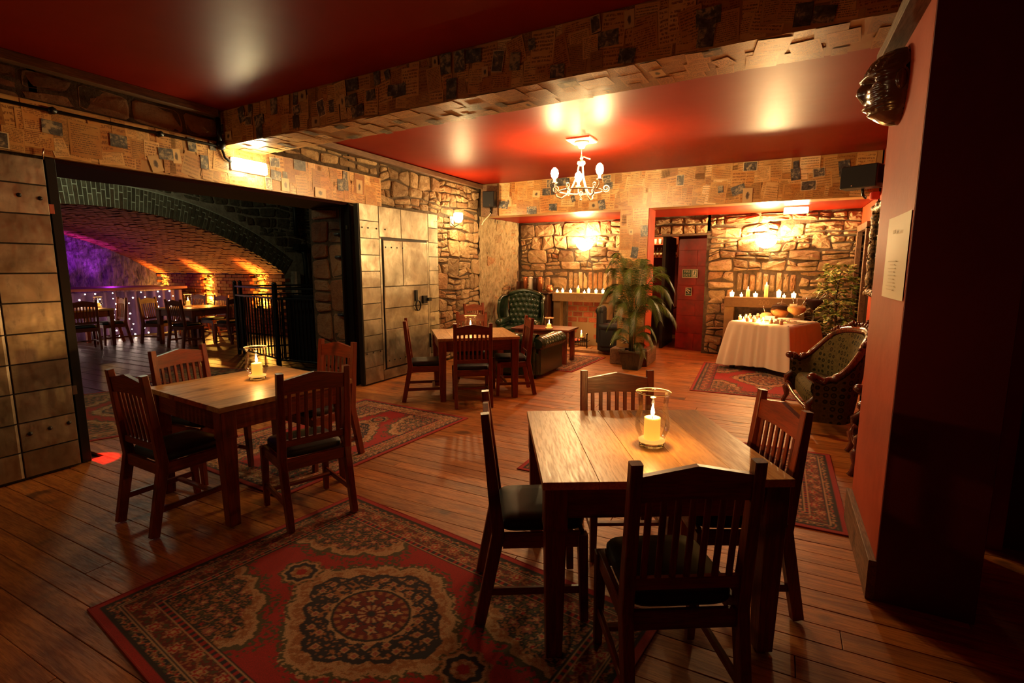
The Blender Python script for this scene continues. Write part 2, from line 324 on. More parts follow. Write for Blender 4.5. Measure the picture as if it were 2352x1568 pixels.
    def mesh(s, name, mats):
        me = bpy.data.meshes.new(name); me.from_pydata(s.v, [], s.f)
        for m in (mats if isinstance(mats, (list, tuple)) else [mats]): me.materials.append(M[m] if isinstance(m, str) else m)
        me.polygons.foreach_set('use_smooth', s.sm); me.polygons.foreach_set('material_index', s.mi); me.update(); return me
    def build(s, name, mats, parent=None, loc=None, rot=None):
        o = bpy.data.objects.new(name, s.mesh(name, mats)); col.objects.link(o)
        if parent: o.parent = parent
        if loc: o.location = loc
        if rot: o.rotation_euler = rot
        return o
def tag(o, label=None, cat=None, group=None, kind=None):
    if label: o['label'] = label
    if cat: o['category'] = cat
    if group: o['group'] = group
    if kind: o['kind'] = kind
    return o
def thing(name, label, cat, loc=(0, 0, 0), rz=0, group=None, kind=None):
    o = bpy.data.objects.new(name, None); col.objects.link(o); o.empty_display_size = .1
    o.location = loc; o.rotation_euler = (0, 0, rz); return tag(o, label, cat, group, kind)
def struct(name, label=None, loc=(0, 0, 0)):
    o = bpy.data.objects.new(name, None); col.objects.link(o); o.location = loc; o['kind'] = 'structure'; o['category'] = name.split('_')[0]
    if label: o['label'] = label
    return o
def copy_tree(o, parent=None):
    c = o.copy(); col.objects.link(c)
    if parent: c.parent = parent
    for ch in list(o.children): copy_tree(ch, c)
    return c
def inst(me, name, parent, mat4):
    o = bpy.data.objects.new(name, me); col.objects.link(o); o.parent = parent; o.matrix_local = mat4; return o
def hashf(*a): return noise.noise(Vector((a[0] * 1.7 + 3.1, a[1] * 1.7 - 1.3, (a[2] if len(a) > 2 else 0) + 5.5)))

# ------------------------------------------------------------------ stone walls
def one_stone(poly, frame, depth, bulge, rnd, back=.03):
    """poly: corners (u,v); frame(u,v,d)->world. returns MB"""
    mb = MB(); cu = sum(p[0] for p in poly) / len(poly); cv = sum(p[1] for p in poly) / len(poly)
    pts = []
    n = len(poly)
    for i in range(n):                       # rounded corners, wobbling edges
        a = poly[i]; b = poly[(i + 1) % n]
        for f in (.10, .5, .90):
            u = a[0] + (b[0] - a[0]) * f; v_ = a[1] + (b[1] - a[1]) * f
            k = 1 + rnd.uniform(-.035, .035) - (.0 if f == .5 else .02)
            pts.append((cu + (u - cu) * k, cv + (v_ - cv) * k))
    m = len(pts); vs = [frame(p[0], p[1], -back) for p in pts]
    vs += [frame(p[0], p[1], depth * .45) for p in pts]
    mi = min(max(p[0] for p in poly) - min(p[0] for p in poly), max(p[1] for p in poly) - min(p[1] for p in poly)); ed = max(.80, 1 - .020 / max(mi, .04))
    tx, ty = rnd.uniform(-.05, .05), rnd.uniform(-.08, .08)
    dd = lambda p: depth + tx * (p[0] - cu) + ty * (p[1] - cv) + bulge * .9 * hashf(p[0] * 9, p[1] * 13, depth * 90) + bulge * .4 * hashf(p[0] * 31, p[1] * 31, 3)
    sc2 = lambda p, k: (cu + (p[0] - cu) * k, cv + (p[1] - cv) * k)
    vs += [frame(*sc2(p, ed), dd(sc2(p, ed)) - .002) for p in pts]
    vs += [frame(*sc2(p, .50), dd(sc2(p, .50)) + bulge * rnd.uniform(0, .5)) for p in pts]
    vs.append(frame(cu, cv, depth + bulge * rnd.uniform(0, .6)))
    fs = []
    for k in range(3):
        for i in range(m): fs.append((k * m + i, k * m + (i + 1) % m, (k + 1) * m + (i + 1) % m, (k + 1) * m + i))
    for i in range(m): fs.append((3 * m + i, 3 * m + (i + 1) % m, 4 * m))
    mb.add(vs, fs, False); return mb
def rubble(u0, u1, v0, v1, hmin, hmax, wmin, wmax, seed, joint=.012, split=.5):
    """super-courses divided into single or stacked stones; returns list of quads"""
    rn = random.Random(seed); quads = []; v = v0
    while v < v1 - .02:
        H = rn.uniform(hmin, hmax)
        if v + H > v1 - hmin * .55: H = v1 - v
        u = u0
        while u < u1 - .02:
            W = rn.uniform(wmin, wmax)
            if u + W > u1 - wmin * .55: W = u1 - u
            k = 1
            if H > hmin * 1.1 and rn.random() < split: k = 2 if (H < hmin * 1.6 or rn.random() < .6) else 3
            cuts = [0] + sorted(rn.uniform(.3, .7) if k == 2 else (i + 1) / k + rn.uniform(-.06, .06) for i in range(k - 1)) + [1]
            for a, b in zip(cuts, cuts[1:]):
                xs = [0, 1]
                if k > 1 and W > wmin * 1.5 and rn.random() < .55: xs = [0, rn.uniform(.35, .65), 1]
                for c, d in zip(xs, xs[1:]): quads.append((u + W * c, u + W * d, v + H * a, v + H * b))
            u += W
        v += H
    out = []
    for (a, b, c, d) in quads:
        def wob(p, q):
            amp = .042
            du = amp * hashf(p * 3.3, q * 3.3, seed) * 1.6; dv = amp * hashf(p * 3.1 + 9, q * 3.7 + 4, seed) * 1.9
            return (min(max(p + du, u0), u1), min(max(q + dv, v0), v1))
        cs = [wob(a, c), wob(b, c), wob(b, d), wob(a, d)]
        cu = sum(p[0] for p in cs) / 4; cv = sum(p[1] for p in cs) / 4; o = []
        for p in cs:
            du = p[0] - cu; dv = p[1] - cv
            o.append((cu + du - math.copysign(min(joint, abs(du) * .4), du), cv + dv - math.copysign(min(joint, abs(dv) * .4), dv)))
        out.append(o)
    return out
def stones(parent, quads, frame, mat, depth=.02, bulge=.015, seed=1, cap=300, name='stone'):
    rn = random.Random(seed); rest = MB()
    area = lambda q: abs(sum(q[i][0] * q[(i + 1) % 4][1] - q[(i + 1) % 4][0] * q[i][1] for i in range(4)))
    qs = sorted(quads, key=area, reverse=True)
    for i, q in enumerate(qs):
        s = one_stone(q, frame, depth * rn.uniform(.5, 1.5), bulge, rn)
        if i < cap: s.build(name, mat, parent)
        else: rest.add(s.v, s.f)
    if rest.v: tag(rest.build('small_' + name + 's', mat, parent), kind='stuff')

# ------------------------------------------------------------------ papered surfaces
SHEETS = {}
FARK = ['text1f'] * 6 + ['text2f'] * 5 + ['handf'] * 5 + ['text2'] * 2 + ['print1'] * 3 + ['print2'] + ['figure']
NEARK = ['text1'] * 4 + ['text2'] * 5 + ['handf'] * 4 + ['text2f'] * 2 + ['music'] * 4 + ['hand'] * 3 + ['print1'] * 5 + ['print2'] + ['figure']
def sheet_mesh(kind, w_, h_):
    k = (kind, w_, h_)
    if k not in SHEETS:
        nx, ny = 4, 4; mb = MB(); rr = random.Random(hash((w_, h_)) % 1000)
        mb.box((0, 0, .0003), (w_, h_, .0006)); SHEETS[k] = mb.mesh('paper_sheet', kind)
    return SHEETS[k]
def paper(parent, origin, ux, uy, W, H, cw, chh, seed, cap=290, k_=1.0, name='paper_sheet', kinds=None):
    rn = random.Random(seed); ux = Vector(ux).normalized(); uy = Vector(uy).normalized(); nz = ux.cross(uy); O = Vector(origin)
    rot = Matrix((ux, uy, nz)).transposed().to_4x4()
    sizes = [(.10, .13), (.13, .17), (.15, .20), (.17, .21), (.20, .15), (.08, .11)]
    kinds = kinds or (['text1'] * 8 + ['text2'] * 6 + ['hand'] * 5 + ['music'] * 5 + ['print1'] * 5 + ['print2'] * 1 + ['figure'] * 2)
    cells = []; ny = max(1, round(H / chh)); nx = max(1, round(W / cw))
    for j in range(ny):
        for i in range(nx): cells.append(((i + .5) * W / nx + rn.uniform(-.3, .3) * cw, (j + .5) * H / ny + rn.uniform(-.2, .2) * chh))
    rn.shuffle(cells); lay = 0
    for k, (u, v_) in enumerate(cells[:cap]):
        kd = rn.choice(kinds); w_, h_ = rn.choice(sizes) if kd not in ('print1', 'print2', 'figure') else rn.choice([(.08, .11), (.10, .08), (.06, .10), (.13, .09), (.09, .14), (.05, .07)])
        w_ = round(w_ * k_, 3); h_ = round(min(h_ * k_, H * .98), 3); a = rn.gauss(0, .07) if rn.random() < .85 else rn.uniform(-.3, .3)
        ew = w_ / 2 * cos(a) + h_ / 2 * abs(sin(a)); eh = h_ / 2 * cos(a) + w_ / 2 * abs(sin(a))
        if eh * 2 > H: a = 0; ew = w_ / 2; eh = h_ / 2
        u = min(max(u, ew), W - ew); v_ = min(max(v_, eh), H - eh)
        off = .0006 + (k % 23) * .0003
        if kd.startswith('print') or kd == 'figure': off += .0070
        m = Matrix.Translation(O + ux * u + uy * v_ + nz * off) @ rot @ Matrix.Rotation(a, 4, 'Z')
        inst(sheet_mesh(kd, w_, h_), name, parent, m)

# ================================================================== THE SETTING
CEIL = 3.10
# ---- floor: boards run across the room (along x)
fl = struct('floor', 'worn orange brown floorboards of the bar room')
MB().box((-2.3, 4.2, -.045), (9.4, 13.0, .03)).build('underfloor', 'floor_dark', fl)
rn = random.Random(3); y = -1.2; nb = 0; stuffb = MB()
while y < 10.05:
    wd = rn.uniform(.118, .150); x = -5.95 if 1.95 < y < 5.05 else -5.0; x1 = 1.15 if y > 3.7 else 2.3
    while x < x1 - .05:
        L = min(rn.uniform(1.6, 3.8), x1 - x)
        if x1 - (x + L) < .5: L = x1 - x
        mb = MB(); dz = rn.uniform(-.0025, .0)
        mb.cbox((0, 0, -.012), (L - .003, wd - rn.uniform(.001, .004), .024), .0018)
        if nb < 298 and y > .2: o = mb.build('floorboard', 'floor', fl, loc=(x + L / 2, y + wd / 2, dz)); nb += 1
        else: stuffb.add([(p[0] + x + L / 2, p[1] + y + wd / 2, p[2] + dz) for p in mb.v], mb.f)
        x += L
    y += wd
if stuffb.v: tag(stuffb.build('hidden_boards', 'floor', fl), kind='stuff')
# bar floor beyond the doorway, vault floor
MB().box((-1.9, 11.9, -.02), (2.9, 3.7, .04)).build('doorway_boards', 'floor', fl)
t = NT('worn_vault_floor'); v = t.obj(); vs = t.map(v, (.5, 2.5, 1)); g = t.noise(vs, 6, 5, .65, .4)
t.p(color=t.ramp(g, [(.3, (.016, .007, .003)), (.7, (.07, .03, .012))]), rough=.30, normal=t.bump(g, .5, .02)); M['vfloor'] = t.m
vf = struct('floor_1', 'dark worn floor of the vaulted back room')
vb = MB(); yy = -1.0
rn = random.Random(9)
while yy < 8.4:
    wd = rn.uniform(.20, .26); xx = -15.3
    while xx < -6.0:
        L = min(rn.uniform(1.2, 2.6), -5.95 - xx); vb.cbox((xx + L / 2, yy + wd / 2, -.02 + rn.uniform(-.004, 0)), (L - .008, wd - .008, .04), .005); xx += L
    yy += wd
tag(vb.build('vault_boards', 'vfloor', vf), kind='stuff')
MB().box((-10.6, 3.7, -.06), (9.4, 9.6, .03)).build('underfloor', 'floor_dark', vf)

# ---- ceiling
ce = struct('ceiling', 'glossy dark red painted ceiling')
MB().box((-1.35, 5.05, CEIL + .05), (7.4, 10.6, .1)).build('ceiling_board', 'red_ceil', ce)
MB().box((-1.35, -1.3, CEIL + .05), (7.4, 2.1, .1)).build('ceiling_board', 'red_ceil', ce)
# ---- left wall: x = -5, thickness .75, opening y 1.95..5.08, z 0..2.41
wl = struct('wall_left', 'left stone wall with a wide opening and papered lintel')
b = MB(); b.box((-5.4, -.2, 1.55), (.76, 4.3, 3.1)); b.box((-5.4, 7.55, 1.55), (.76, 4.94, 3.1)); b.box((-5.4, 3.5, 2.76), (.76, 3.2, .68))
b.build('wall_core', 'mortar', wl)
FL = lambda u, v, d: Vector((-5.02 + d, u, v))
qs = rubble(-.3, 3.36, 2.80, 3.04, .12, .24, .25, .62, 11, .018, .5)
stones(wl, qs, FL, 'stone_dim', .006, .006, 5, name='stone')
wl2 = struct('wall_left_rear', 'left stone wall beyond the papered beam')
qs = rubble(3.78, 5.62, 2.83, 3.04, .10, .2, .18, .42, 12, .014, .4)
qs += rubble(5.62, 8.28, 2.44, 3.02, .13, .27, .17, .42, 13, .009, .6)
qs += rubble(6.6, 8.28, .02, 2.44, .14, .28, .15, .42, 14, .009, .62)
stones(wl2, qs, FL, 'stone', .028, .018, 6)
# rough rendered end of the wall near the alcove
rb = MB(); rn = random.Random(4)
def rend(u, v): 
    y_ = 8.28 + u * 1.6; z_ = .0 + v * 2.52
    return Vector((-4.99 + .035 * hashf(y_ * 3, z_ * 2.2, 3) + .03 * hashf(y_ * 11, z_ * 6, 8) + .012 * hashf(y_ * 30, z_ * 14, 1), y_, z_))
rb.grid(rend, 60, 70, smooth=False); rb.build('rough_render', 'render', wl2)
qs = [q for q in rubble(8.3, 9.85, .05, 2.5, .15, .3, .15, .45, 15, .03, .6) if random.Random(int(q[0][0] * 971 + q[0][1] * 313)).random() < .45]
stones(wl2, qs, lambda u, v, d: Vector((-4.995 + d * .9, u, v)), 'stone', .012, .02, 8)
# papered lintel band
lp = thing('papered_lintel', 'papered timber lintel over the wide opening in the left wall', 'lintel', kind='structure')
MB().box((-4.985, 2.66, 2.605), (.05, 5.92, .39)).build('lintel_board', 'paperbase', lp)
paper(lp, (-4.9595, -.25, 2.412), (0, 1, 0), (0, 0, 1), 5.86, .385, .115, .13, 21, 180, 1.25, kinds=NEARK)
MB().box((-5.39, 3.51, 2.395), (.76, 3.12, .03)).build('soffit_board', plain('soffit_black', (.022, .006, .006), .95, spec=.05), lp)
# jamb stones of the opening
wj = struct('wall_left_jamb', 'dim stone jamb at the far side of the opening')
qs = rubble(-5.76, -5.06, .02, 2.38, .18, .48, .28, .6, 31, .014, .35)
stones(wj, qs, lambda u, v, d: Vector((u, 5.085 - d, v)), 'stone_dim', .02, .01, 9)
MB().box((-5.4, 5.11, 1.2), (.74, .05, 2.4)).build('jamb_mortar', 'mortar', wj)
o = MB().cbox((-4.99, 1.945, 1.2), (.09, .065, 2.40), .004).build('door_post', 'black'); tag(o, 'black iron post at the edge of the left steel door', 'door post')
# iron sliding frame by the jamb
ir = thing('door_track_post', 'black iron channel post with brackets beside the right steel door', 'door post')
b = MB(); b.box((-5.02, 5.03, 1.2), (.09, .03, 2.4)); b.box((-5.08, 5.0, 1.2), (.02, .09, 2.4)); b.build('post_channel', 'black', ir)
for z_ in (.95, 1.72, 2.02): MB().tube([(-5.1, 5.01, z_), (-5.27, 5.04, z_)], .022, 8).build('bracket', 'black', ir)
MB().box((-5.0, 5.0, 2.10), (.03, .03, .05)).build('striker', 'chrome', ir)
# cornice mouldings
for i, (a, b_) in enumerate((((-4.96, -.6, 3.065), (-4.96, 3.3, 3.065)), ((-4.96, 3.75, 3.055), (-4.96, 8.3, 3.045)))):
    o = MB().beam(a, b_, .09, .07).build('trim_%d' % (i + 1), 'oldwood'); tag(o, kind='structure')

# ---- back band, column, soffits
bd = thing('papered_bulkhead', 'papered bulkhead across the back over the alcoves', 'bulkhead', kind='structure')
MB().box((-1.95, 8.52, 2.82), (6.1, .30, .60)).build('bulkhead_board', 'paperbase', bd)
paper(bd, (-4.62, 8.3695, 2.522), (1, 0, 0), (0, 0, 1), 5.66, .575, .14, .15, 22, 230, 1.45, kinds=FARK)
MB().box((-1.95, 9.25, 2.555), (6.1, 1.5, .06)).build('red_soffit', 'red_ceil', bd)
MB().box((-4.79, 8.34, 2.8), (.34, .05, .56)).build('end_board', 'oldwood', bd)
cl = thing('papered_column', 'papered square column with one red side behind the palm', 'column', kind='structure')
MB().box((-2.13, 8.60, 1.26), (.46, .44, 2.52)).build('column_core', 'paperbase', cl)
paper(cl, (-2.36, 8.3795, .28), (1, 0, 0), (0, 0, 1), .46, 2.26, .15, .16, 23, 60, 1.25, kinds=FARK)
MB().box((-1.897, 8.60, 1.26), (.012, .45, 2.52)).build('red_side', 'red_wall', cl)
MB().cbox((-2.1, 8.5, .13), (.62, .66, .26), .01).build('plinth', 'oldwood', cl)

# ---- back wall y = 10
YB = 10.0
wb = struct('wall_back', 'rubble stone back wall of both alcoves')
b = MB(); b.box((-3.75, YB + .2, 1.3), (2.7, .4, 2.6)); b.box((.0, YB + .2, 1.3), (2.4, .4, 2.6)); b.box((-1.8, YB + .2, 2.42), (1.3, .4, .36)); b.build('wall_core', 'mortar', wb)
FB = lambda u, v, d: Vector((u, YB + .015 - d, v))
ARCH1 = [( -3.86 + i * .105, -3.86 + i * .105 + .085, 1.16, 1.50 - .02 * (i % 2)) for i in range(9)]
ARCH2 = [(-.66 + i * .105, -.66 + i * .105 + .085, 1.17, 1.50 - .02 * (i % 3)) for i in range(9)]
quadrect = lambda a, b_, c, d: [(a, c), (b_, c), (b_, d), (a, d)]
qs = rubble(-4.98, -2.42, 1.52, 2.50, .13, .27, .16, .50, 41, .008, .5)
qs += rubble(-4.98, -3.88, .02, 1.52, .13, .27, .15, .45, 42, .008, .5) + rubble(-2.90, -2.42, .02, 1.52, .13, .27, .15, .40, 43, .008, .5)
qs += [quadrect(*a) for a in ARCH1]
stones(wb, qs, FB, 'stone', .035, .025, 12)
wb2 = struct('wall_back_right', 'rubble stone wall behind the white clothed table')
qs = rubble(-1.16, 1.14, 1.52, 2.50, .13, .29, .18, .58, 44, .008, .5)
qs += rubble(-1.16, -.70, .02, 1.52, .14, .28, .15, .42, 45, .008, .45) + rubble(.30, 1.14, .02, 1.52, .13, .27, .18, .5, 46, .008, .5)
qs += [quadrect(*a) for a in ARCH2]
qs += [quadrect(-2.45 + i * .21, -2.45 + i * .21 + .195, 2.20, 2.35) for i in range(6)] + rubble(-2.42, -1.17, 2.36, 2.50, .1, .14, .2, .4, 47, .012, 0)
stones(wb2, qs, FB, 'stone', .045, .035, 13)
MB().box((-1.80, YB + .12, 2.185), (1.34, .3, .03)).build('lintel_plate', 'oldwood', wb2)
# alcove side walls
# bar room behind the doorway
br = struct('wall_bar', 'red wall of the bar seen through the doorway')
b = MB(); b.box((-2.6, 12.55, 1.4), (2.4, .1, 2.8)); b.build('bar_wall', plain('bar_red', (.30, .016, .012), .45), br)
for nm_, c_, d_, m_ in (('ceiling_bar', (-2.2, 11.4, 2.7), (2.6, 2.8, .05), 'red_dark'), ('wall_bar_left', (-3.3, 11.4, 1.3), (.05, 2.4, 2.7), 'red_dark'), ('wall_bar_right', (-.98, 11.4, 1.3), (.05, 2.4, 2.7), 'red_dark'), ('wall_bar_screen', (-2.0, 10.8, 1.1), (.06, 1.1, 2.2), 'blackplastic')):
    tag(MB().box(c_, d_).build(nm_, m_), kind='structure')
# red fire door, ajar
d3 = struct('door_3', 'red painted fire door with two safety signs'); d3['category'] = 'door'
D3 = Vector((-1.15, 10.20, 0)); d3.location = D3; d3.rotation_euler = (0, 0, radians(-14 + 180))
MB().cbox((.30, 0, 1.05), (.60, .045, 2.12), .004).build('door_slab', 'door_red', d3)
rn = random.Random(8); z_ = .03
for h in (.30, .34, .30, .28, .36, .30, .22):
    for xa, xb in (((.01, .22), (.23, .59)) if rn.random() < .6 else ((.01, .59),)): MB().cbox(((xa + xb) / 2, .025, z_ + h / 2), (xb - xa - .006, .008, h - .008), .003).build('door_panel', 'door_red', d3)
    z_ += h
# ---- right wall x = 1.12 and pier
wr = struct('wall_right', 'red painted right hand wall')
b = MB(); b.box((1.17, 6.1, 1.55), (.1, 4.9, 3.1)); b.box((1.17, 9.9, 2.65), (.1, 3.0, .9)); b.build('plaster', 'red_wall', wr)
MB().box((2.2, 1.2, 1.55), (.1, 5.2, 3.1)).build('plaster', 'red_dark', wr)
MB().box((1.6, 3.75, 1.55), (1.2, .1, 3.1)).build('plaster', 'red_dark', wr)
MB().box((-1.4, -2.3, 1.55), (7.6, .1, 3.1)).build('plaster', 'red_dark', wr)
pr = struct('wall_pier', 'red painted square pier at the right')
MB().cbox((.685, 3.25, 1.36), (.37, .90, 2.72), .004).build('pier', 'red_wall', pr)
MB().cbox((.69, 2.796, 1.36), (.378, .010, 2.72), .002).build('shaded_face', 'red_dark', pr)  # shade of the pier's unlit side, put on as a darker panel
bs = MB(); bs.beam((.488, 2.79, .10), (.488, 3.70, .10), .035, .20); o = bs.build('baseboard_pier', 'oldwood', None); tag(o, kind='structure')
b = MB(); b.beam((.46, 2.3, 2.745), (.46, 3.72, 2.745), .09, .075); b.beam((.68, 2.795, 2.745), (.86, 2.795, 2.745), .05, .07); o = b.build('trim_3', 'oldwood'); tag(o, kind='structure')
# door in the right wall near the back
d4 = struct('door_4', 'narrow wooden door frame at the far end of the red wall'); d4['category'] = 'door'
b = MB(); b.beam((1.10, 8.95, 0), (1.10, 8.95, 2.16), .07, .10, up=(0, 1, 0)); b.beam((1.10, 9.90, 0), (1.10, 9.90, 2.16), .07, .10, up=(0, 1, 0)); b.beam((1.10, 8.90, 2.19), (1.10, 9.95, 2.19), .07, .10); b.build('door_frame', 'oldwood', d4)
MB().cbox((1.2, 9.42, 1.06), (.04, .86, 2.12), .004).build('door_slab', 'cab', d4)

# ---- ceiling beam, papered (runs along x, slightly skewed)
bm = thing('papered_beam', 'big papered ceiling beam crossing the room', 'beam', kind='structure')
BL = Vector((-5.0, 3.365, 0)); BR = Vector((.52, 3.135, 0)); bx = (BR - BL).normalized(); by = Vector((-bx.y, bx.x, 0)); BW = .43
mb = MB(); c0 = BL; c1 = BR; vs = []
for p in (BL, BR, BR + by * BW, BL + by * BW): vs.append((p.x, p.y, 2.775))
for p in (BL, BR, BR + by * BW, BL + by * BW): vs.append((p.x, p.y, CEIL))
mb.add(vs, [(3, 2, 1, 0), (0, 1, 5, 4), (1, 2, 6, 5), (2, 3, 7, 6), (3, 0, 4, 7)]); mb.build('beam_core', 'paperbase', bm)
LB = (BR - BL).length
paper(bm, Vector((BL.x, BL.y, 2.778)) - by * .0003, bx, (0, 0, 1), LB - .03, .318, .11, .125, 24, 180)
paper(bm, Vector((BL.x, BL.y, 2.7747)) + by * BW, bx, -by, LB - .03, BW, .19, .17, 25, 100)

# ---- vaulted room beyond the opening
Xa, Yn, ZS, YC, HS = -10.0, 8.0, 1.44, 4.45, 3.55; RISE = 1.14; RV = (HS * HS + RISE * RISE) / (2 * RISE); ZC = ZS + RISE - RV; AH = math.asin(HS / RV)
va = struct('wall_vault', 'brick barrel vault of the back room')
def VP(x, a, r=0): return Vector((x, YC + (RV + r) * sin(a), ZC + (RV + r) * cos(a)))
b = MB(); b.grid(lambda u, v: VP(Xa + u * (-15.2 - Xa), (v * 2 - 1) * AH, .012), 2, 40, smooth=True); b.build('vault_mortar', 'mortar_vault', va)
b = MB(); rn = random.Random(6); nr = int(2 * AH * RV / .075)
for j in range(nr):
    a0 = -AH + 2 * AH * (j + .06) / nr; a1 = -AH + 2 * AH * (j + .93) / nr; x = Xa - (.12 if j % 2 else 0)
    while x > -15.1:
        x2 = x - .235; o_ = rn.uniform(-.012, .006)
        vs = [VP(x, a0, o_), VP(x2, a0, o_), VP(x2, a1, o_), VP(x, a1, o_), VP(x, a0, .03), VP(x2, a0, .03), VP(x2, a1, .03), VP(x, a1, .03)]
        b.add(vs, [(0, 1, 2, 3), (0, 4, 5, 1), (1, 5, 6, 2), (2, 6, 7, 3), (3, 7, 4, 0)]); x = x2 - .014
tag(b.build('vault_bricks', 'vbrick', va), kind='stuff')
# side wall with three uplit niches, at y = Yn
ns = struct('wall_vault_side', 'low brick wall with three uplit stone niches under the vault')
NX = [(-11.12, -10.60), (-13.15, -12.62), (-15.12, -14.62)]
MB().box((-12.6, Yn + .22, .75), (5.6, .1, 1.5)).build('niche_back', 'mortar_vault', ns)
b = MB(); z_ = 0.02; rn = random.Random(2); row = 0
while z_ < ZS - .03:
    x = -9.98 - (.11 if row % 2 else 0)
    while x > -15.2:
        x2 = x - .22; cx = (x + x2) / 2
        if not (z_ > .62 and any(a < cx < c for a, c in NX)): b.box((cx, Yn + .06 + rn.uniform(-.008, .006), z_ + .036), (.21, .12, .066))
        x = x2 - .008
    z_ += .078; row += 1
tag(b.build('course_bricks', 'vbrick', ns), kind='stuff')
for k, (a, c) in enumerate(NX):
    qs = rubble(a, c, .64, ZS, .07, .15, .10, .24, 60 + k, .010, .4)
    stones(ns, qs, lambda u, v, d: Vector((u, Yn + .13 - d, v)), 'stone', .04, .03, 60 + k)
    MB().box(((a + c) / 2, Yn + .06, .62), (c - a + .04, .22, .04)).build('niche_sill', 'stone_pale', ns)
    f_ = thing('uplighter', ['small uplighter in the niche nearest the iron railing', 'small uplighter in the middle brick niche', 'small uplighter in the niche farthest from the iron railing'][k], 'lamp', ((a + c) / 2, Yn - .06, .64), group='niche uplighters')
    MB().lathe([(.045, 0), (.055, .03), (.06, .06), (.045, .06)], n=12).build('body', 'black', f_); MB().lathe([(.04, .052), (.0, .056)], n=10).build('lens', emit('lens%d' % k, (1, .5, .12), 12), f_)
    lamp('niche_lamp', ((a + c) / 2, Yn - .03, .74), 800 if k < 2 else 300, ORANGE, .03, 'SPOT', (radians(180 + 6), 0, 0), 48, 1.0)
    lamp('niche_glow', ((a + c) / 2, Yn + .00, .80), 26 if k < 2 else 14, (1, .44, .06), .02)
    lamp('niche_glow', ((a + c) / 2, Yn - .02, 1.2), 9 if k < 2 else 4, (1, .44, .06), .02)
# end wall
ew = struct('wall_vault_end', 'rough end wall of the vault washed with purple light')
b = MB(); b.grid(lambda u, v: Vector((-15.15 + .05 * hashf(u * 22, v * 4, 2) + .03 * hashf(u * 60, v * 12, 5), -1 + u * 10, v * 3.2)), 90, 40, smooth=False); b.build('rough_face', 'endstone', ew)
# gable above the arch
gw = struct('wall_vault_gable', 'stone gable round the vault mouth with a ring of tall bricks')
b = MB(); N = 40
for i in range(N):
    a0 = -AH + 2 * AH * i / N; a1 = -AH + 2 * AH * (i + 1) / N; p0 = VP(Xa, a0, .02); p1 = VP(Xa, a1, .02)
    b.add([p0, p1, (Xa, p1.y, 3.6), (Xa, p0.y, 3.6)], [(0, 1, 2, 3)])
b.add([(Xa, Yn, 0), (Xa, 9.6, 0), (Xa, 9.6, 3.6), (Xa, Yn, 3.6)], [(0, 1, 2, 3)]); b.add([(Xa, -2, 0), (Xa, .9, 0), (Xa, .9, 3.6), (Xa, -2, 3.6)], [(0, 1, 2, 3)])
b.build('gable_mortar', 'mortar_vault', gw)
b = MB(); b.grid(lambda u, v: Vector((Xa + .006, YC + (RV + .01 + v * .40) * sin(-AH * .2 + u * AH * 1.2), ZC + (RV + .01 + v * .40) * cos(-AH * .2 + u * AH * 1.2))), 60, 2); b.build('ring_mortar', 'mortar_ring', gw)
rn = random.Random(12); nv = 74; cnt = 0
for i in range(nv):
    a0 = -AH * .2 + (AH * 1.2) * (i + .11) / nv; a1 = -AH * .2 + (AH * 1.2) * (i + .89) / nv
    r = .0
    cuts = [0, rn.choice((.15, .19, .22)), .40] if i % 2 else [0, rn.choice((.28, .32)), .40]
    for ra, rb_ in zip(cuts, cuts[1:]):
        o_ = rn.uniform(0, .02); vs = []
        for xx in (Xa - .02, Xa + .012 + o_ * .4):
            for (r_, a_) in ((ra + .009, a0), (rb_ - .009, a0), (rb_ - .009, a1), (ra + .009, a1)): vs.append(Vector((xx, YC + (RV + r_) * sin(a_), ZC + (RV + r_) * cos(a_))))
        MB().add(vs, [(4, 5, 6, 7), (0, 1, 5, 4), (1, 2, 6, 5), (2, 3, 7, 6), (3, 0, 4, 7)]).build('brick', 'voussoir', gw)
qs = [q for q in rubble(2.6, 9.2, 1.9, 3.4, .12, .26, .15, .42, 71, .014, .4) if min(sqrt((p[0] - YC) ** 2 + (p[1] - ZC) ** 2) for p in q) > RV + .42 and (q[0][0] < 8.9)]
stones(gw, qs, lambda u, v, d: Vector((Xa + d, u, v)), 'voussoir', .02, .015, 14, cap=120)
b = MB(); b.box((-7.9, 9.3, 1.7), (4.4, .1, 3.5)); b.box((-7.9, -1.2, 1.7), (4.4, .1, 3.5)); b.box((-7.9, 4.0, 3.45), (4.4, 11, .1)); b.build('lobby_shell', 'mortar', gw)
b = MB()
lamp('lobby_light', (-8.3, 3.9, 3.1), 20, (.92, 1, .62), .2)
lamp('purple_wash', (-14.78, 5.95, .95), 130, PURPLE, .04, 'SPOT', (radians(180), radians(-10), 0), 60, 1)
lamp('purple_wash', (-14.85, 6.55, .95), 90, PURPLE, .04, 'SPOT', (radians(180), radians(-8), 0), 60, 1)
lamp('purple_low', (-14.5, 6.6, 1.3), 7.0, PURPLE, .1)

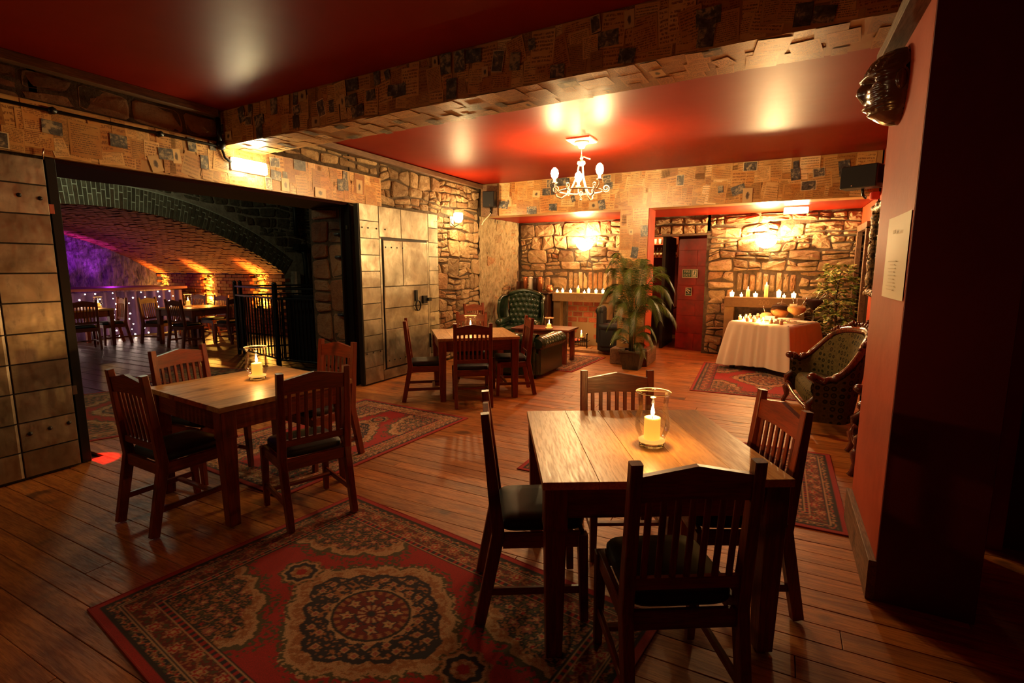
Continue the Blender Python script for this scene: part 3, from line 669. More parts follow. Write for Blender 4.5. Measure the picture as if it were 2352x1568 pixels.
# ---- steel doors
def steel_leaf(nm, label, x, y0, y1, ztop, cols, holes=()):
    d = struct(nm, label); d['category'] = 'door'
    MB().box((x - .045, (y0 + y1) / 2, ztop / 2), (.07, y1 - y0, ztop - .02)).build('door_core', 'steel_dark', d)
    return d
def sheetz(d, x, y0, y1, z0, z1, th=.006, mat='zinc', name='steel_sheet'):
    mb = MB(); 
    def fn(u, v): 
        u = {0: 0, 1: .012, 5: .988, 6: 1}.get(round(u * 6), u); v = {0: 0, 1: .012, 4: .988, 5: 1}.get(round(v * 5), v)
        y_ = y0 + .003 + u * (y1 - y0 - .006); z_ = z0 + .003 + v * (z1 - z0 - .006); e = min(u, 1 - u, v, 1 - v)
        return Vector((x + th * (0 if e <= 0 else 1) + .0012 * hashf(y_ * 5, z_ * 5, x), y_, z_))
    mb.grid(fn, 7, 6, smooth=False); return mb.build(name, mat, d)
def rivet(d, x, y, z, r=.012): MB().lathe([(r, 0), (r * .8, r * .45), (0, r * .65)], n=8).build('rivet', 'steel_dark', d, loc=(x + .004, y, z), rot=(0, pi / 2, 0))
dl = steel_leaf('door_1', 'sheet metal clad left leaf of the big double doors', -4.90, .15, 1.89, 2.385, None)
zs = [.02, .22, .44, .665, .88, 1.10, 1.325, 1.54, 1.755, 1.97, 2.185, 2.38]
for a, c in zip(zs, zs[1:]):
    for (ya, yb) in ((1.54, 1.89), (.15, 1.54)): sheetz(dl, -4.905, ya, yb, a, c)
for (y_, z_) in ((1.72, 2.10), (1.84, 2.09), (1.72, .36), (1.84, .37), (1.60, .35), (1.60, 2.1)): rivet(dl, -4.90, y_, z_, .016)
for (y_, z_) in ((1.89, 2.02), (1.89, .62)): MB().box((-4.93, y_ + .015, z_), (.05, .03, .07)).build('hinge', 'chrome', dl)
MB().tube([(-4.93, 1.9, 2.38), (-4.925, 1.9, 2.43), (-4.92, 1.905, 2.46)], .006).build('hook', 'chrome', dl)
dr = steel_leaf('door_2', 'sheet metal clad right leaf with a small wicket door', -4.83, 5.03, 6.76, 2.41, None)
zs = [.02, .24, .455, .675, .89, 1.105, 1.32, 1.535, 1.75, 1.965, 2.19, 2.405]
for a, c in zip(zs, zs[1:]): sheetz(dr, -4.835, 5.04, 5.40, a, c); sheetz(dr, -4.835, 6.50, 6.75, a, c)
for (a, c, ya, yb) in ((1.99, 2.405, 5.40, 5.86), (1.99, 2.405, 5.86, 6.50), (.02, .16, 5.40, 6.50)): sheetz(dr, -4.835, ya, yb, a, c)
sheetz(dr, -4.835, 5.40, 5.44, .16, 1.99); sheetz(dr, -4.835, 6.46, 6.50, .16, 1.99)
wk = MB().box((-4.832, 5.95, 1.075), (.02, 1.0, 1.80)).build('wicket_door', 'steel_dark', dr)
for (a, c) in ((.18, .72), (.72, 1.02), (1.02, 1.32), (1.32, 1.96)):
    cuts = [5.455, 5.86, 6.445] if a > 1.2 or a < .5 else [5.455, 6.445]
    for ya, yb in zip(cuts, cuts[1:]): sheetz(wk, -4.8185, ya, yb, a, c)
for i in range(4): rivet(wk, -4.815, 5.50 + i * .12, 1.86); rivet(wk, -4.815, 5.50 + i * .12, .28)
for y_ in (5.08, 5.19, 5.35, 5.52): rivet(dr, -4.827, y_, 2.10)
for y_ in (5.08, 5.2, 5.34): rivet(dr, -4.827, y_, .44)
for z_ in (.5, .9, 1.3, 1.6, 1.9, 2.3): rivet(dr, -4.827, 6.72, z_, .008)
rg = MB().tube([(-4.79 , 6.16 + .055 * cos(k * pi / 10), 1.02 + .075 * sin(k * pi / 10)) for k in range(20)], .011, 8, True).build('ring_handle', 'black', wk)
MB().box((-4.805, 6.13, 1.17), (.03, .05, .16)).build('handle_plate', 'black', wk)
b = MB(); b.box((-4.80, 6.33, 1.10), (.04, .10, .12)); b.box((-4.78, 6.42, 1.10), (.04, .08, .05)); b.build('latch', 'black', wk)
MB().box((-4.81, 6.47, .45), (.02, .02, .22)).build('hinge', 'black', wk)
# red strip at threshold: spot of red light
lamp('red_spot', (-5.25, 1.98, 1.5), 130, (1, .02, .01), .01, 'SPOT', (0, 0, 0), 15, .3)
bpy.data.objects['red_spot'].rotation_euler = (0, radians(-11), 0)

# ---- conduit along the left wall
cn = thing('conduit_pipe', 'black electrical conduit clipped along the lintel top', 'pipe')
MB().tube([(-4.935, .3, 2.742), (-4.935, 3.24, 2.755), (-4.93, 3.31, 2.75), (-4.93, 3.33, 2.70), (-4.93, 3.34, 2.66), (-4.93, 3.38, 2.635), (-4.93, 3.43, 2.63)], .013, 8).build('pipe', 'black', cn)
for y_ in (.9, 1.99, 2.75): MB().tube([(-4.955, y_, 2.75), (-4.915, y_, 2.75)], .026, 8).build('clip', 'black', cn)
MB().tube([(-4.93, 3.30, 2.78), (-4.93, 3.30, 3.02)], .022, 8).build('riser', 'black', cn)
MB().ball((-4.93, 3.31, 2.765), .045).build('junction', 'black', cn)

# ================================================================== LIGHT FITTINGS
def bulkhead(name, label, loc, rz, w_, h_, d_, power, color, grp=None):
    e = thing(name, label, 'light', loc, rz, grp)
    MB().cbox((0, d_ * .25, 0), (w_, d_ * .5, h_), .006).build('housing', 'white_iron', e)
    MB().cbox((0, -d_ * .25, 0), (w_ - .01, d_ * .5, h_ - .01), .012).build('diffuser', 'panel_light', e)
    return e
bulkhead('emergency_light', 'glowing white box light on the papered lintel under the beam', (-4.93, 3.60, 2.615), radians(90), .40, .13, .07, 0, 0)
lamp('emergency_fill', (-4.84, 3.60, 2.60), 8, COOL, .05)
bulkhead('emergency_light', 'glowing white box light high on the back wall over the clothed table', (.17, 9.15, 2.455), 0, .34, .10, .07, 0, 0)
lamp('emergency_fill', (.17, 9.02, 2.40), 8, COOL, .05)
# chandelier
ch = thing('chandelier', 'white scrolled iron chandelier with lit bulbs under the red ceiling', 'chandelier', (-2.20, 6.05, 0))
MB().cbox((0, 0, CEIL - .01), (.30, .30, .03), .008).build('ceiling_plate', 'white_iron', ch)
MB().lathe([(.09, CEIL - .03), (.085, CEIL - .05), (.05, CEIL - .065), (.035, CEIL - .10), (.0, CEIL - .105)], n=16).build('ceiling_cup', 'white_iron', ch)
MB().tube([(0, 0, CEIL - .1), (0, 0, 2.92)], .004).build('flex', 'white_iron', ch)
b = MB(); b.lathe([(.005, 2.93), (.012, 2.90), (.02, 2.88), (.012, 2.86), (.045, 2.85), (.05, 2.82), (.03, 2.80), (.0, 2.80)], n=14); b.tube([(0, 0, 2.89), (.03, 0, 2.90), (.10, 0, 2.87), (.11, 0, 2.865)], .008); b.build('top_knot', 'white_iron', ch)
for k in range(3):
    a = radians(200 + 120 * k); d = Vector((cos(a), sin(a), 0))
    pts = [Vector((0, 0, 2.80)) + d * .03, Vector((0, 0, 2.68)) + d * .05, Vector((0, 0, 2.56)) + d * .10, Vector((0, 0, 2.47)) + d * .16, Vector((0, 0, 2.42)) + d * .23, Vector((0, 0, 2.44)) + d * .29, Vector((0, 0, 2.50)) + d * .31]
    MB().tube(pts, .010, 8).build('curved_rod', 'white_iron', ch)
MB().tube([(.26 * cos(i * pi / 16), .26 * sin(i * pi / 16), 2.50) for i in range(32)], .009, 8, True).build('hoop', 'white_iron', ch)
for k in range(6):
    a = radians(20 + 60 * k); d = Vector((cos(a), sin(a), 0)); s_ = MB()
    pts = [Vector((0, 0, 2.50)) + d * .26]
    for i in range(15): t_ = i / 14 * 2.6 * pi; r_ = .045 * (1 - .7 * i / 14); pts.append(Vector((0, 0, 2.52)) + d * (.30 + r_ * sin(t_)) + Vector((0, 0, r_ * (-cos(t_)) + .01)))
    s_.tube(pts, .006, 6); s_.build('scroll', 'white_iron', ch)
BULBS = [(-.30, -.11), (-.13, .26), (.27, -.12), (.02, -.28)]
for k, (x, y) in enumerate(BULBS[:3]):
    a_ = MB(); a_.tube([(x * .85, y * .85, 2.50), (x, y, 2.55), (x, y, 2.64)], .008, 6); a_.lathe([(.0, 2.585), (.035, 2.60), (.035, 2.61), (.016, 2.615), (.016, 2.65)], (x, y, 0), 12); ca = a_.build('candle_arm', 'white_iron', ch)
    MB().lathe([(.014, 2.65), (.036, 2.675), (.047, 2.715), (.038, 2.755), (.014, 2.782), (0, 2.786)], (x, y, 0), 12).build('bulb', 'bulb', ca)
b = MB()
for k in range(3):
    s_ = 1 if k % 2 else -1; b.tube([(0, 0, 2.50 - .0), (.03 * s_, .01 * k, 2.47), (.0, -.01, 2.44), (.02 * s_, .0, 2.40)], .006, 6)
b.ball((0, 0, 2.40), .016); b.build('drop_finial', 'white_iron', ch)
# wall lights
def wall_light(label, loc, rz, power, big=True):
    s_ = thing('wall_light', label, 'wall lamp', loc, rz)
    MB().cbox((0, .02, 0), (.10, .03, .16), .006).build('backplate', 'white_iron', s_)
    if big:
        MB().lathe([(.03, -.09), (.10, -.06), (.155, .0), (.165, .05), (.155, .05), (.09, -.04), (.0, -.07)], (0, -.09, 0), 20).build('bowl_shade', 'sconce_glass', s_)
        lamp('wall_lamp', Matrix.Translation(Vector(loc)) @ Matrix.Rotation(rz, 4, 'Z') @ Vector((0, -.20, .07)), power, WARM, .05)
    else:
        b = MB(); b.tube([(0, 0, -.05), (-.02, -.06, -.09), (-.0, -.12, -.06), (0, -.12, -.02)], .008, 6); b.tube([(.0, .0, -.05), (-.06, -.01, -.02), (-.05, -.02, .04), (-.02, -.02, .02)], .006, 6); b.build('scroll_arm', 'black', s_)
        MB().lathe([(.012, -.02), (.03, .0), (.036, .035), (.028, .07), (.008, .105), (0, .11)], (0, -.12, 0), 12).build('bulb', 'bulb_small', s_)
        MB().lathe([(.05, -.02), (.075, .03), (.08, .10), (.07, .13)], (0, -.12, 0), 16).build('glass_shade', 'sconce_glass', s_)
        lamp('wall_lamp', Matrix.Translation(Vector(loc)) @ Matrix.Rotation(rz, 4, 'Z') @ Vector((0, -.23, .05)), power, WARM, .05)
wall_light('glowing wall bowl light above the brick lined fireplace', (-3.48, 9.93, 2.01), 0, 100)
wall_light('glowing wall bowl light above the mantel behind the white table', (-.23, 9.93, 2.00), 0, 135)
wall_light('small scrolled wall lamp on the left stone wall beyond the steel door', (-4.96, 7.36, 2.36), radians(90), 30, False)

wall_light('scrolled wall lamp on the left wall nearer the entrance than the steel doors', (-4.96, -1.2, 2.15), radians(90), 5, False)
# speakers
def speaker(label, loc, rz, w_, h_, d_):
    s_ = thing('loudspeaker', label, 'speaker', loc, rz)
    MB().cbox((0, 0, 0), (w_, d_, h_), .01).build('cabinet', 'blackplastic', s_)
    MB().cbox((0, -d_ / 2 - .004, 0), (w_ - .02, .012, h_ - .02), .004).build('grille', plain('speaker_cloth' + str(int(w_ * 100)), (.006, .006, .007), .9), s_)
    MB().lathe([(.008, 0), (.006, .004), (0, .005)], n=10).build('badge', 'chrome', s_, loc=(-w_ * .15 if w_ > .25 else w_ * .15, -d_ / 2 - .012, -h_ * .38), rot=(pi / 2, 0, 0))
    MB().tube([(0, d_ * .2, -h_ / 2), (0, d_ * .3, -h_ / 2 - .07), (0, d_ / 2 + .05, -h_ / 2 - .1)], .018, 8).build('bracket', 'black', s_)
    return s_
speaker('small black loudspeaker at the left end of the papered bulkhead', (-4.72, 8.22, 2.80), radians(12), .22, .28, .18)
speaker('wide black loudspeaker high in the corner of the red wall', (.86, 8.02, 2.72), radians(-28), .42, .28, .22)
MB().tube([(-4.72, 8.3, 2.6), (-4.78, 8.28, 2.52), (-4.86, 8.25, 2.44), (-4.88, 8.2, 2.36)], .006).build('loose_cable', 'tag'); tag(bpy.data.objects['loose_cable'], 'pale loose cable hanging below the left loudspeaker', 'cable')
o = MB().cbox((1.03, 8.15, 2.50), (.10, .12, .10), .012).build('alarm_sounder', 'red_plastic'); tag(o, 'small red alarm box under the right loudspeaker', 'alarm')

# ================================================================== RUGS (woven pattern as vertex colours)
PAL = dict(red=(.42, .012, .012), dred=(.17, .008, .010), cream=(.56, .33, .17), tan=(.40, .16, .06), navy=(.018, .016, .030), green=(.09, .075, .030), black=(.02, .012, .012), pink=(.42, .12, .08), gold=(.62, .40, .18))
def rug_color(u, v, L, W, sty):
    """u,v in metres from rug centre."""
    P_ = PAL; n1 = hashf(u * 18, v * 18, sty); n2 = hashf(u * 42, v * 42, sty + 3); n3 = hashf(u * 9, v * 9, sty + 7)
    du = L / 2 - abs(u); dv = W / 2 - abs(v); e = min(du, dv); s = (v if du < dv else u)
    if e < .035: return P_['red']
    if e < .05: return P_['black']
    def vine(e_, c, hw, per, bg):
        ph = s / per * 2 * pi; cy_ = c + hw * .45 * sin(ph); d1 = abs(e_ - cy_)
        fx = (s / per * 2) % 1 - .5; fy = (e_ - (c - hw * .40 * (1 if int(math.floor(s / per * 2)) % 2 else -1))) / (per * .5)
        rr = sqrt((fx * 1.1) ** 2 + fy ** 2) * (1 + .25 * cos(6 * atan2(fy, fx)))
        if rr < .10: return P_['gold']
        if rr < .20: return P_['red'] if bg != 'red' else P_['navy']
        if rr < .27: return P_['cream']
        if d1 < .004: return P_['tan']
        if n2 > .22: return P_['green']
        if n2 < -.30: return P_['tan']
        return P_[bg]
    if e < .085: return vine(e, .068, .016, .07, 'navy')
    if e < .092: return P_['cream']
    if e < .10: return P_['navy']
    if e < .106: return P_['cream']
    if e < .195: return vine(e, .15, .042, .22, 'dred' if sty != 2 else 'tan')
    if e < .201: return P_['cream']
    if e < .222: return P_['red'] if (int(s / .02) % 2) else P_['navy']
    if e < .228: return P_['cream']
    if e < .24: return P_['black']
    # field
    A = L / 2 - .24; B = W / 2 - .24
    x = u / A; y = v / B
    # corner spandrels with scalloped edge
    cx = 1 - abs(x); cyy = 1 - abs(y); th = atan2(cyy * B, cx * A)
    dcor = sqrt((cx * A / .56) ** 2 + (cyy * B / .34) ** 2); sc_ = 1 + .10 * abs(sin(th * 7)) + .06 * n1
    q = dcor / sc_
    if q < 1.0:
        if q > .95: return P_['green']
        if q > .90: return P_['cream']
        if q > .82: return P_['tan'] if n2 < .1 else P_['cream']
        fx = (u / .075) % 1 - .5; fy = (v / .075) % 1 - .5; hs = hashf(math.floor(u / .075), math.floor(v / .075), sty)
        rr = sqrt(fx * fx + fy * fy) * (1 + .3 * cos(5 * atan2(fy, fx) + hs * 9))
        if rr < .12: return P_['gold'] if hs > 0 else P_['red']
        if rr < .24 + hs * .15: return P_['pink'] if hs > 0 else P_['cream']
        if rr < .30 + hs * .15: return P_['black']
        if n2 > .12: return P_['tan']
        if n2 < -.18: return P_['green']
        return P_['navy']
    # medallion
    r = sqrt((u / 1.0) ** 2 + (v / .86) ** 2); a = atan2(v / .86, u)
    dd = abs(u) * 1.0 / .66 + abs(v) / .50                     # outer lozenge with scallops
    ps = (abs(u) / .50) ** 1.3 + (abs(v) / .40) ** 1.3
    scal = ps / (1 + .10 * abs(sin(a * 8)) + .05 * n1)
    RM = .21
    # end pendants
    for sx in (-1, 1):
        rp = sqrt(((u - sx * .56) / 1.1) ** 2 + (v) ** 2); ap = atan2(v, u - sx * .56); rp2 = rp / (1 + .08 * cos(8 * ap))
        if rp2 < .105:
            if rp2 < .025: return P_['red']
            if rp2 < .05: return P_['tan'] if n2 > -.1 else P_['cream']
            if rp2 < .075: return P_['navy']
            if rp2 < .088: return P_['cream']
            return P_['tan'] if n2 > 0 else P_['green']
    if r < RM * (1 + .04 * cos(16 * a)):
        q = r / RM
        if q < .10: return P_['navy']
        if q < .32: return P_['cream'] if cos(12 * a) > -.1 and q > .14 else P_['dred']
        if q < .40: return P_['dred'] if n2 > 0 else P_['navy']
        if q < .72:
            k = (a / (2 * pi) * 8 + .5) % 1 - .5; fy = (q - .56) / .26; fx = k * 2.0
            rr = sqrt(fx * fx + fy * fy) * (1 + .3 * cos(5 * atan2(fy, fx)))
            if rr < .14: return P_['red']
            if rr < .45: return P_['cream'] if n2 > -.15 else P_['gold']
            if rr < .58: return P_['navy']
            return P_['dred']
        if q < .86: return P_['tan'] if cos(24 * a) > 0 else P_['dred']
        if q < .93: return P_['black']
        return P_['cream']
    if scal < 1.0:
        if scal > .93: return P_['green'] if n2 > -.15 else P_['cream']
        if scal > .87: return P_['cream']
        if scal > .72: return P_['tan'] if n1 + n2 > -.05 else P_['cream']
        if scal > .66: return P_['navy']
        fx = (u / .06) % 1 - .5; fy = (v / .06) % 1 - .5; hs = hashf(math.floor(u / .06) + 50, math.floor(v / .06), sty)
        rr = sqrt(fx * fx + fy * fy)
        if rr < .16 and hs > -.1: return P_['pink']
        if rr < .30 and hs > -.1: return P_['cream']
        return P_['navy'] if n2 > -.2 else P_['tan']
    if scal < 1.10 and n2 > .10: return P_['green']
    if q < 1.12 and n2 > .08: return P_['green']
    return P_['red']
def rug(label, corners_c, ux, L, W, res, sty=1, z=.006, cat='rug', plainc=None):
    c = Vector(corners_c); ux = Vector(ux).normalized(); ang = atan2(ux.y, ux.x)
    r_ = thing('patterned_rug', label, cat, (c.x, c.y, 0), ang)
    nu = int(L / res); nv = int(W / res); me = bpy.data.meshes.new('woven_field')
    vs = []; cols = []
    for j in range(nv + 1):
        for i in range(nu + 1):
            u = -L / 2 + L * i / nu; v_ = -W / 2 + W * j / nv
            vs.append((u, v_, z + .0015 * hashf(u * 3, v_ * 3, 4))); cc = rug_color(u, v_, L, W, sty); cols += (cc[0], cc[1], cc[2], 1.0)
    fs = [(j * (nu + 1) + i, j * (nu + 1) + i + 1, (j + 1) * (nu + 1) + i + 1, (j + 1) * (nu + 1) + i) for j in range(nv) for i in range(nu)]
    me.from_pydata(vs, [], fs); ca = me.color_attributes.new('weave', 'FLOAT_COLOR', 'POINT'); ca.data.foreach_set('color', cols); me.materials.append(M['rug'])
    o = bpy.data.objects.new('woven_field', me); col.objects.link(o); o.parent = r_
    b = MB(); h = z + .001
    for (a, b_) in (((-L / 2, -W / 2), (L / 2, -W / 2)), ((L / 2, -W / 2), (L / 2, W / 2)), ((L / 2, W / 2), (-L / 2, W / 2)), ((-L / 2, W / 2), (-L / 2, -W / 2))): b.beam((*a, h / 2), (*b_, h / 2), .010, h)
    b.build('binding', 'rug_edge', r_); return r_
rug('large red medallion rug on the floor between the two nearest tables', (-1.56, 1.60, 0), (.9895, -.1446, 0), 2.20, 1.50, .006, 1)
rug('red and cream rug on the floor beyond the left table', (-3.66, 3.38, 0), (.0654, .998, 0), 2.20, 1.53, .010, 2)
rug('reddish runner rug under the far edge of the nearest table', (-.63, 4.19, 0), (1, -.003, 0), 2.22, 1.50, .009, 3)
rug('red bordered rug under the white clothed table', (-.10, 7.95, 0), (-.04, .999, 0), 2.20, 1.75, .012, 1)
rug('worn brown patterned rug between sofa and fireplace', (-3.60, 8.00, 0), (.05, .999, 0), 1.50, 1.85, .014, 3)
rug('dark worn patterned rug just inside the big doorway', (-6.42, 3.05, 0), (-.92, .38, 0), 2.30, 1.55, .014, 2)
rug('dim red rug at the foot of the iron railing', (-7.1, 4.55, 0), (.97, .22, 0), 2.40, 1.10, .016, 3)

# ================================================================== DINING CHAIRS AND TABLES
def make_chair(label):
    """origin on floor below the middle of the back; the seat runs towards +y"""
    r = thing('dining_chair', label, 'chair')
    W = .44; H = .965; SH = .425
    for s_ in (-1, 1):
        b = MB(); x = s_ * (W / 2 - .02)
        b.beam((x, -.055, 0), (x, .03, SH), .038, .050, w2=.042, h2=.056, up=(0, 1, 0)); b.beam((x, .03, SH - .01), (x, -.025, H), .042, .056, w2=.040, h2=.036, up=(0, 1, 0)); b.build('back_post', 'wz', r)
        b = MB(); b.beam((x, .415, 0), (x, .40, SH - .01), .032, .036, w2=.044, h2=.044, up=(0, 1, 0)); b.build('front_leg', 'wz', r)
        b = MB(); b.beam((x, -.02, .15), (x, .40, .15), .020, .034); b.build('stretcher', 'wy', r)
        b = MB(); b.beam((x, .05, SH - .035), (x, .39, SH - .035), .022, .07); b.build('seat_rail', 'wy', r)
    for y_ in (.02, .40): MB().beam((-W / 2 + .04, y_, SH - .035), (W / 2 - .04, y_, SH - .035), .022, .07).build('seat_rail', 'wx', r)
    MB().beam((-W / 2 + .03, .30, .15), (W / 2 - .03, .30, .15), .034, .020, up=(0, 0, 1)).build('stretcher', 'wx', r)
    # crest rail with a low peak
    b = MB(); n = 10; f = []; vs = []; yz = lambda z_: .03 + (z_ - SH) / (H - SH) * -.055
    for k in range(n + 1):
        x = -W / 2 + .038 + (W - .076) * k / n; pk = 1 - abs(k / n * 2 - 1); top = H - .045 + .034 * pk ** 1.0; bot = H - .135 + .010 * pk
        for z_, dy in ((bot, -.012), (top, -.012), (top, .012), (bot, .012)): vs.append((x, yz(z_) + dy, z_))
    for k in range(n):
        for i in range(4): f.append((k * 4 + i, k * 4 + (i + 1) % 4, (k + 1) * 4 + (i + 1) % 4, (k + 1) * 4 + i))
    f += [(3, 2, 1, 0), (n * 4, n * 4 + 1, n * 4 + 2, n * 4 + 3)]
    b.add(vs, f); b.build('crest_rail', 'wx', r)
    zl = SH + .10; MB().beam((-W / 2 + .038, yz(zl), zl), (W / 2 - .038, yz(zl), zl), .024, .042).build('lower_rail', 'wx', r)
    for k in range(7):
        x = -W / 2 + .038 + (W - .076) * (k + .75) / 7.5 ; x = (k - 3) * .049
        MB().beam((x, yz(zl) , zl + .015), (x, yz(H - .12), H - .12), .022, .012, up=(0, 1, 0)).build('slat', 'wz', r)
    b = MB()
    def cush(u, v):
        a = u * 2 * pi; rr = 1.0; ex = .32
        x_ = math.copysign(abs(cos(a)) ** ex, cos(a)); y_ = math.copysign(abs(sin(a)) ** ex, sin(a))
        prof = [(.0, SH - .002), (.96, SH - .002), (1.0, SH + .012), (1.0, SH + .035), (.95, SH + .05), (.6, SH + .058), (0.001, SH + .06)]
        i = min(int(v * 6 + 1e-6), 6); k, z_ = prof[i]
        return Vector((x_ * k * .19, .225 + y_ * k * .195, z_))
    b.grid(cush, 28, 7, closeu=True); b.build('seat_cushion', 'cushion', r)
    return r
def make_table(label, S=.985, H=.76, loc=(0, 0), rz=0):
    t_ = thing('dining_table', label, 'table', (loc[0], loc[1], .008 if loc[1] < 3 else 0), rz)
    n = 5; rn_ = random.Random(int(loc[0] * 100)); x = -S / 2
    ws = [rn_.uniform(.8, 1.2) for _ in range(n)]; k = S / sum(ws)
    for w_ in ws:
        wd = w_ * k; MB().cbox((0, 0, 0), (wd - .0012, S, .032), .0012).build('plank', 'table_top', t_, loc=(x + wd / 2, 0, H - .016)); x += wd
    q = S / 2 - .055
    for sx in (-1, 1):
        for sy in (-1, 1):
            b = MB(); b.cbox((sx * q, sy * q, H - .032 - .085), (.092, .092, .17), .004); b.beam((sx * q, sy * q, 0), (sx * q, sy * q, H - .195), .066, .066, w2=.086, h2=.086, up=(0, 1, 0)); b.beam((sx * q, sy * q, H - .205), (sx * q, sy * q, H - .19), .094, .094, up=(0, 1, 0)); b.build('leg', 'wz', t_)
    for s_ in (-1, 1):
        MB().cbox((0, s_ * (q + .012), H - .032 - .065), (2 * q - .08, .028, .13), .003).build('apron', 'wx', t_)
        MB().cbox((s_ * (q + .012), 0, H - .032 - .065), (.028, 2 * q - .08, .13), .003).build('apron', 'wy', t_)
    return t_
proto = make_chair('dark slatted chair with its back to the camera at the nearest table'); first = [True]
def chair(x, y, fx, fy, label, group, dead=False):
    """x,y: floor point below the back; (fx,fy): the way it faces"""
    o = proto if first[0] else copy_tree(proto); first[0] = False
    o['label'] = label; o['group'] = group
    o.location = (x, y, .0085 if (dead or y < 2.9) else .001); o.rotation_euler = (0, 0, atan2(fy, fx) - pi / 2); return o
make_table('pale topped square dining table nearest the camera', loc=(-.56, 2.365), rz=radians(29.3 ))
g = 'chairs round the nearest table'
chair(-.20, 1.66, -.51, .86, 'slatted wooden chair back seen from behind at the nearest table', g)
chair(.035, 2.62, -.89, -.45, 'slatted wooden chair at the right side of the nearest table', g)
chair(-.82, 2.96, .47, -.88, 'slatted wooden chair at the far side of the nearest table', g, False)
chair(-1.14, 1.98, .86, .50, 'slatted wooden chair seen edge on at the left of the nearest table', g, True)
make_table('square wooden dining table beside the left steel door', .96, loc=(-3.275, 2.30), rz=radians(-6))
g = 'chairs round the left table'
chair(-3.36, 1.58, .04, 1, 'dark wooden chair at the left table closest to the steel door', g)
chair(-2.48, 2.14, -.93, .36, 'slatted chair at the left table with one leg on the medallion rug', g)
chair(-4.05, 2.26, 1, .10, 'orange lit chair at the left table in front of the wide opening', g)
chair(-3.28, 3.08, -.06, -1, 'slatted chair at the far right corner of the left table', g, True)
make_table('square wooden dining table in the middle of the room beyond the rugs', .99, loc=(-3.42, 5.51), rz=radians(40.5))
g = 'chairs round the middle table'
chair(-3.01, 4.84, -.60, .80, 'slatted chair with its back to us at the middle table', g)
chair(-3.93, 4.83, .80, .60, 'chair seen sideways in front of the wicket door at the middle table', g)
chair(-2.80, 5.82, -.80, -.60, 'chair at the middle table beside the green leather sofa', g)
chair(-3.80, 6.08, .50, -.86, 'orange lit chair on the far side of the middle table', g)
chair(-4.70, 7.62, .93, -.35, 'single wooden chair standing against the left stone wall', 'chair by the wall')
# vault furniture
make_table('dining table with a candle in the vaulted back room', 1.0, loc=(-11.04, 6.53), rz=radians(10))
g = 'chairs round the vault table'
chair(-10.55, 5.85, -.15, 1, 'chair with its back to us at the candlelit table under the vault', g)
chair(-11.85, 6.05, .95, .3, 'orange lit chair left of the candlelit vault table', g)
chair(-11.35, 7.33, .1, -1, 'chair behind the candlelit vault table before the niches', g)
chair(-10.12, 6.85, -1, -.1, 'chair between the vault table and the iron railing', g)
chair(-12.4, 7.45, .2, -1, 'half hidden chair below the farthest niche', g)
make_table('dining table before the fairy lights in the vaulted room', .95, loc=(-12.5, 5.0), rz=radians(5))
g = 'chairs by the fairy lights'
chair(-11.75, 4.85, -1, .2, 'dark chair silhouetted against the fairy lights', g)
chair(-12.3, 5.75, -.1, -1, 'dark chair next to the fairy light curtain and vault table', g)
chair(-12.4, 4.25, .0, 1, 'dark chair closest to the steel door before the fairy lights', g)

# hurricane candle glasses
CFL = []
def flame_at(p, parent, s_=1.0):
    MB().lathe([(.0, 0), (.006 * s_, .006 * s_), (.0085 * s_, .016 * s_), (.006 * s_, .032 * s_), (.002 * s_, .05 * s_), (0, .056 * s_)], p, 8).build('flame', 'flame', parent)
def hurricane(label, loc, h=.25, power=5.5, cand=.10):
    c = thing('hurricane_candle', label, 'candle holder', loc)
    MB().lathe([(.052, .002), (.058, .006), (.055, .016), (.050, .022), (.052, .024)], n=24).build('glass_foot', 'glass_thick', c)
    MB().lathe([(.050, .024), (.062, .05), (.078, .085), (.0785, .12), (.070, .16), (.066, .20), (.072, h - .012), (.0785, h)], n=28).build('glass_shade', 'glass', c)
    MB().tube([(.0785 * cos(i * pi / 14), .0785 * sin(i * pi / 14), h) for i in range(28)], .0018, 5, True).build('glass_rim', plain('rim_glass', (.9, .8, .6), .08) if 'rim_glass' not in MATS else MATS['rim_glass'], c)
    MB().lathe([(.058, .024), (.06, .034), (.0, .036)], n=20).build('sand', 'wax', c)
    MB().lathe([(.036, .035), (.0365, cand), (.036, cand + .035), (.030, cand + .037), (.026, cand + .030), (.0, cand + .028)], n=20).build('candle', 'wax_lit', c)
    MB().tube([(0, 0, cand + .028), (0, 0, cand + .042)], .0015, 5).build('wick', 'wick', c); flame_at((0, 0, cand + .04), c, 1.1)
    lamp('candle_light', (loc[0], loc[1], loc[2] + cand + .112), power * .5, CANDLE, .012)
    return c
hurricane('tall clear hurricane glass with a lit pillar candle on the nearest table', (-.47, 2.30, .7685), .255, 6.0)
hurricane('hurricane glass with a lit candle on the left table', (-3.36, 2.40, .7685), .24, 4.0, .085)
hurricane('hurricane glass candle on the middle table behind a chair back', (-3.43, 5.46, .7605), .22, 3.5, .06)
hurricane('hurricane glass with a lit candle on the low table behind the sofa', (-3.30, 7.68, .581), .19, 3.5, .05)
hurricane('hurricane candle glowing on the table under the vault', (-11.2, 6.5, .7605), .26, 5.0, .09)
hurricane('hurricane candle on the vault table before the fairy lights', (-12.55, 5.45, .7605), .22, 3.0, .06)

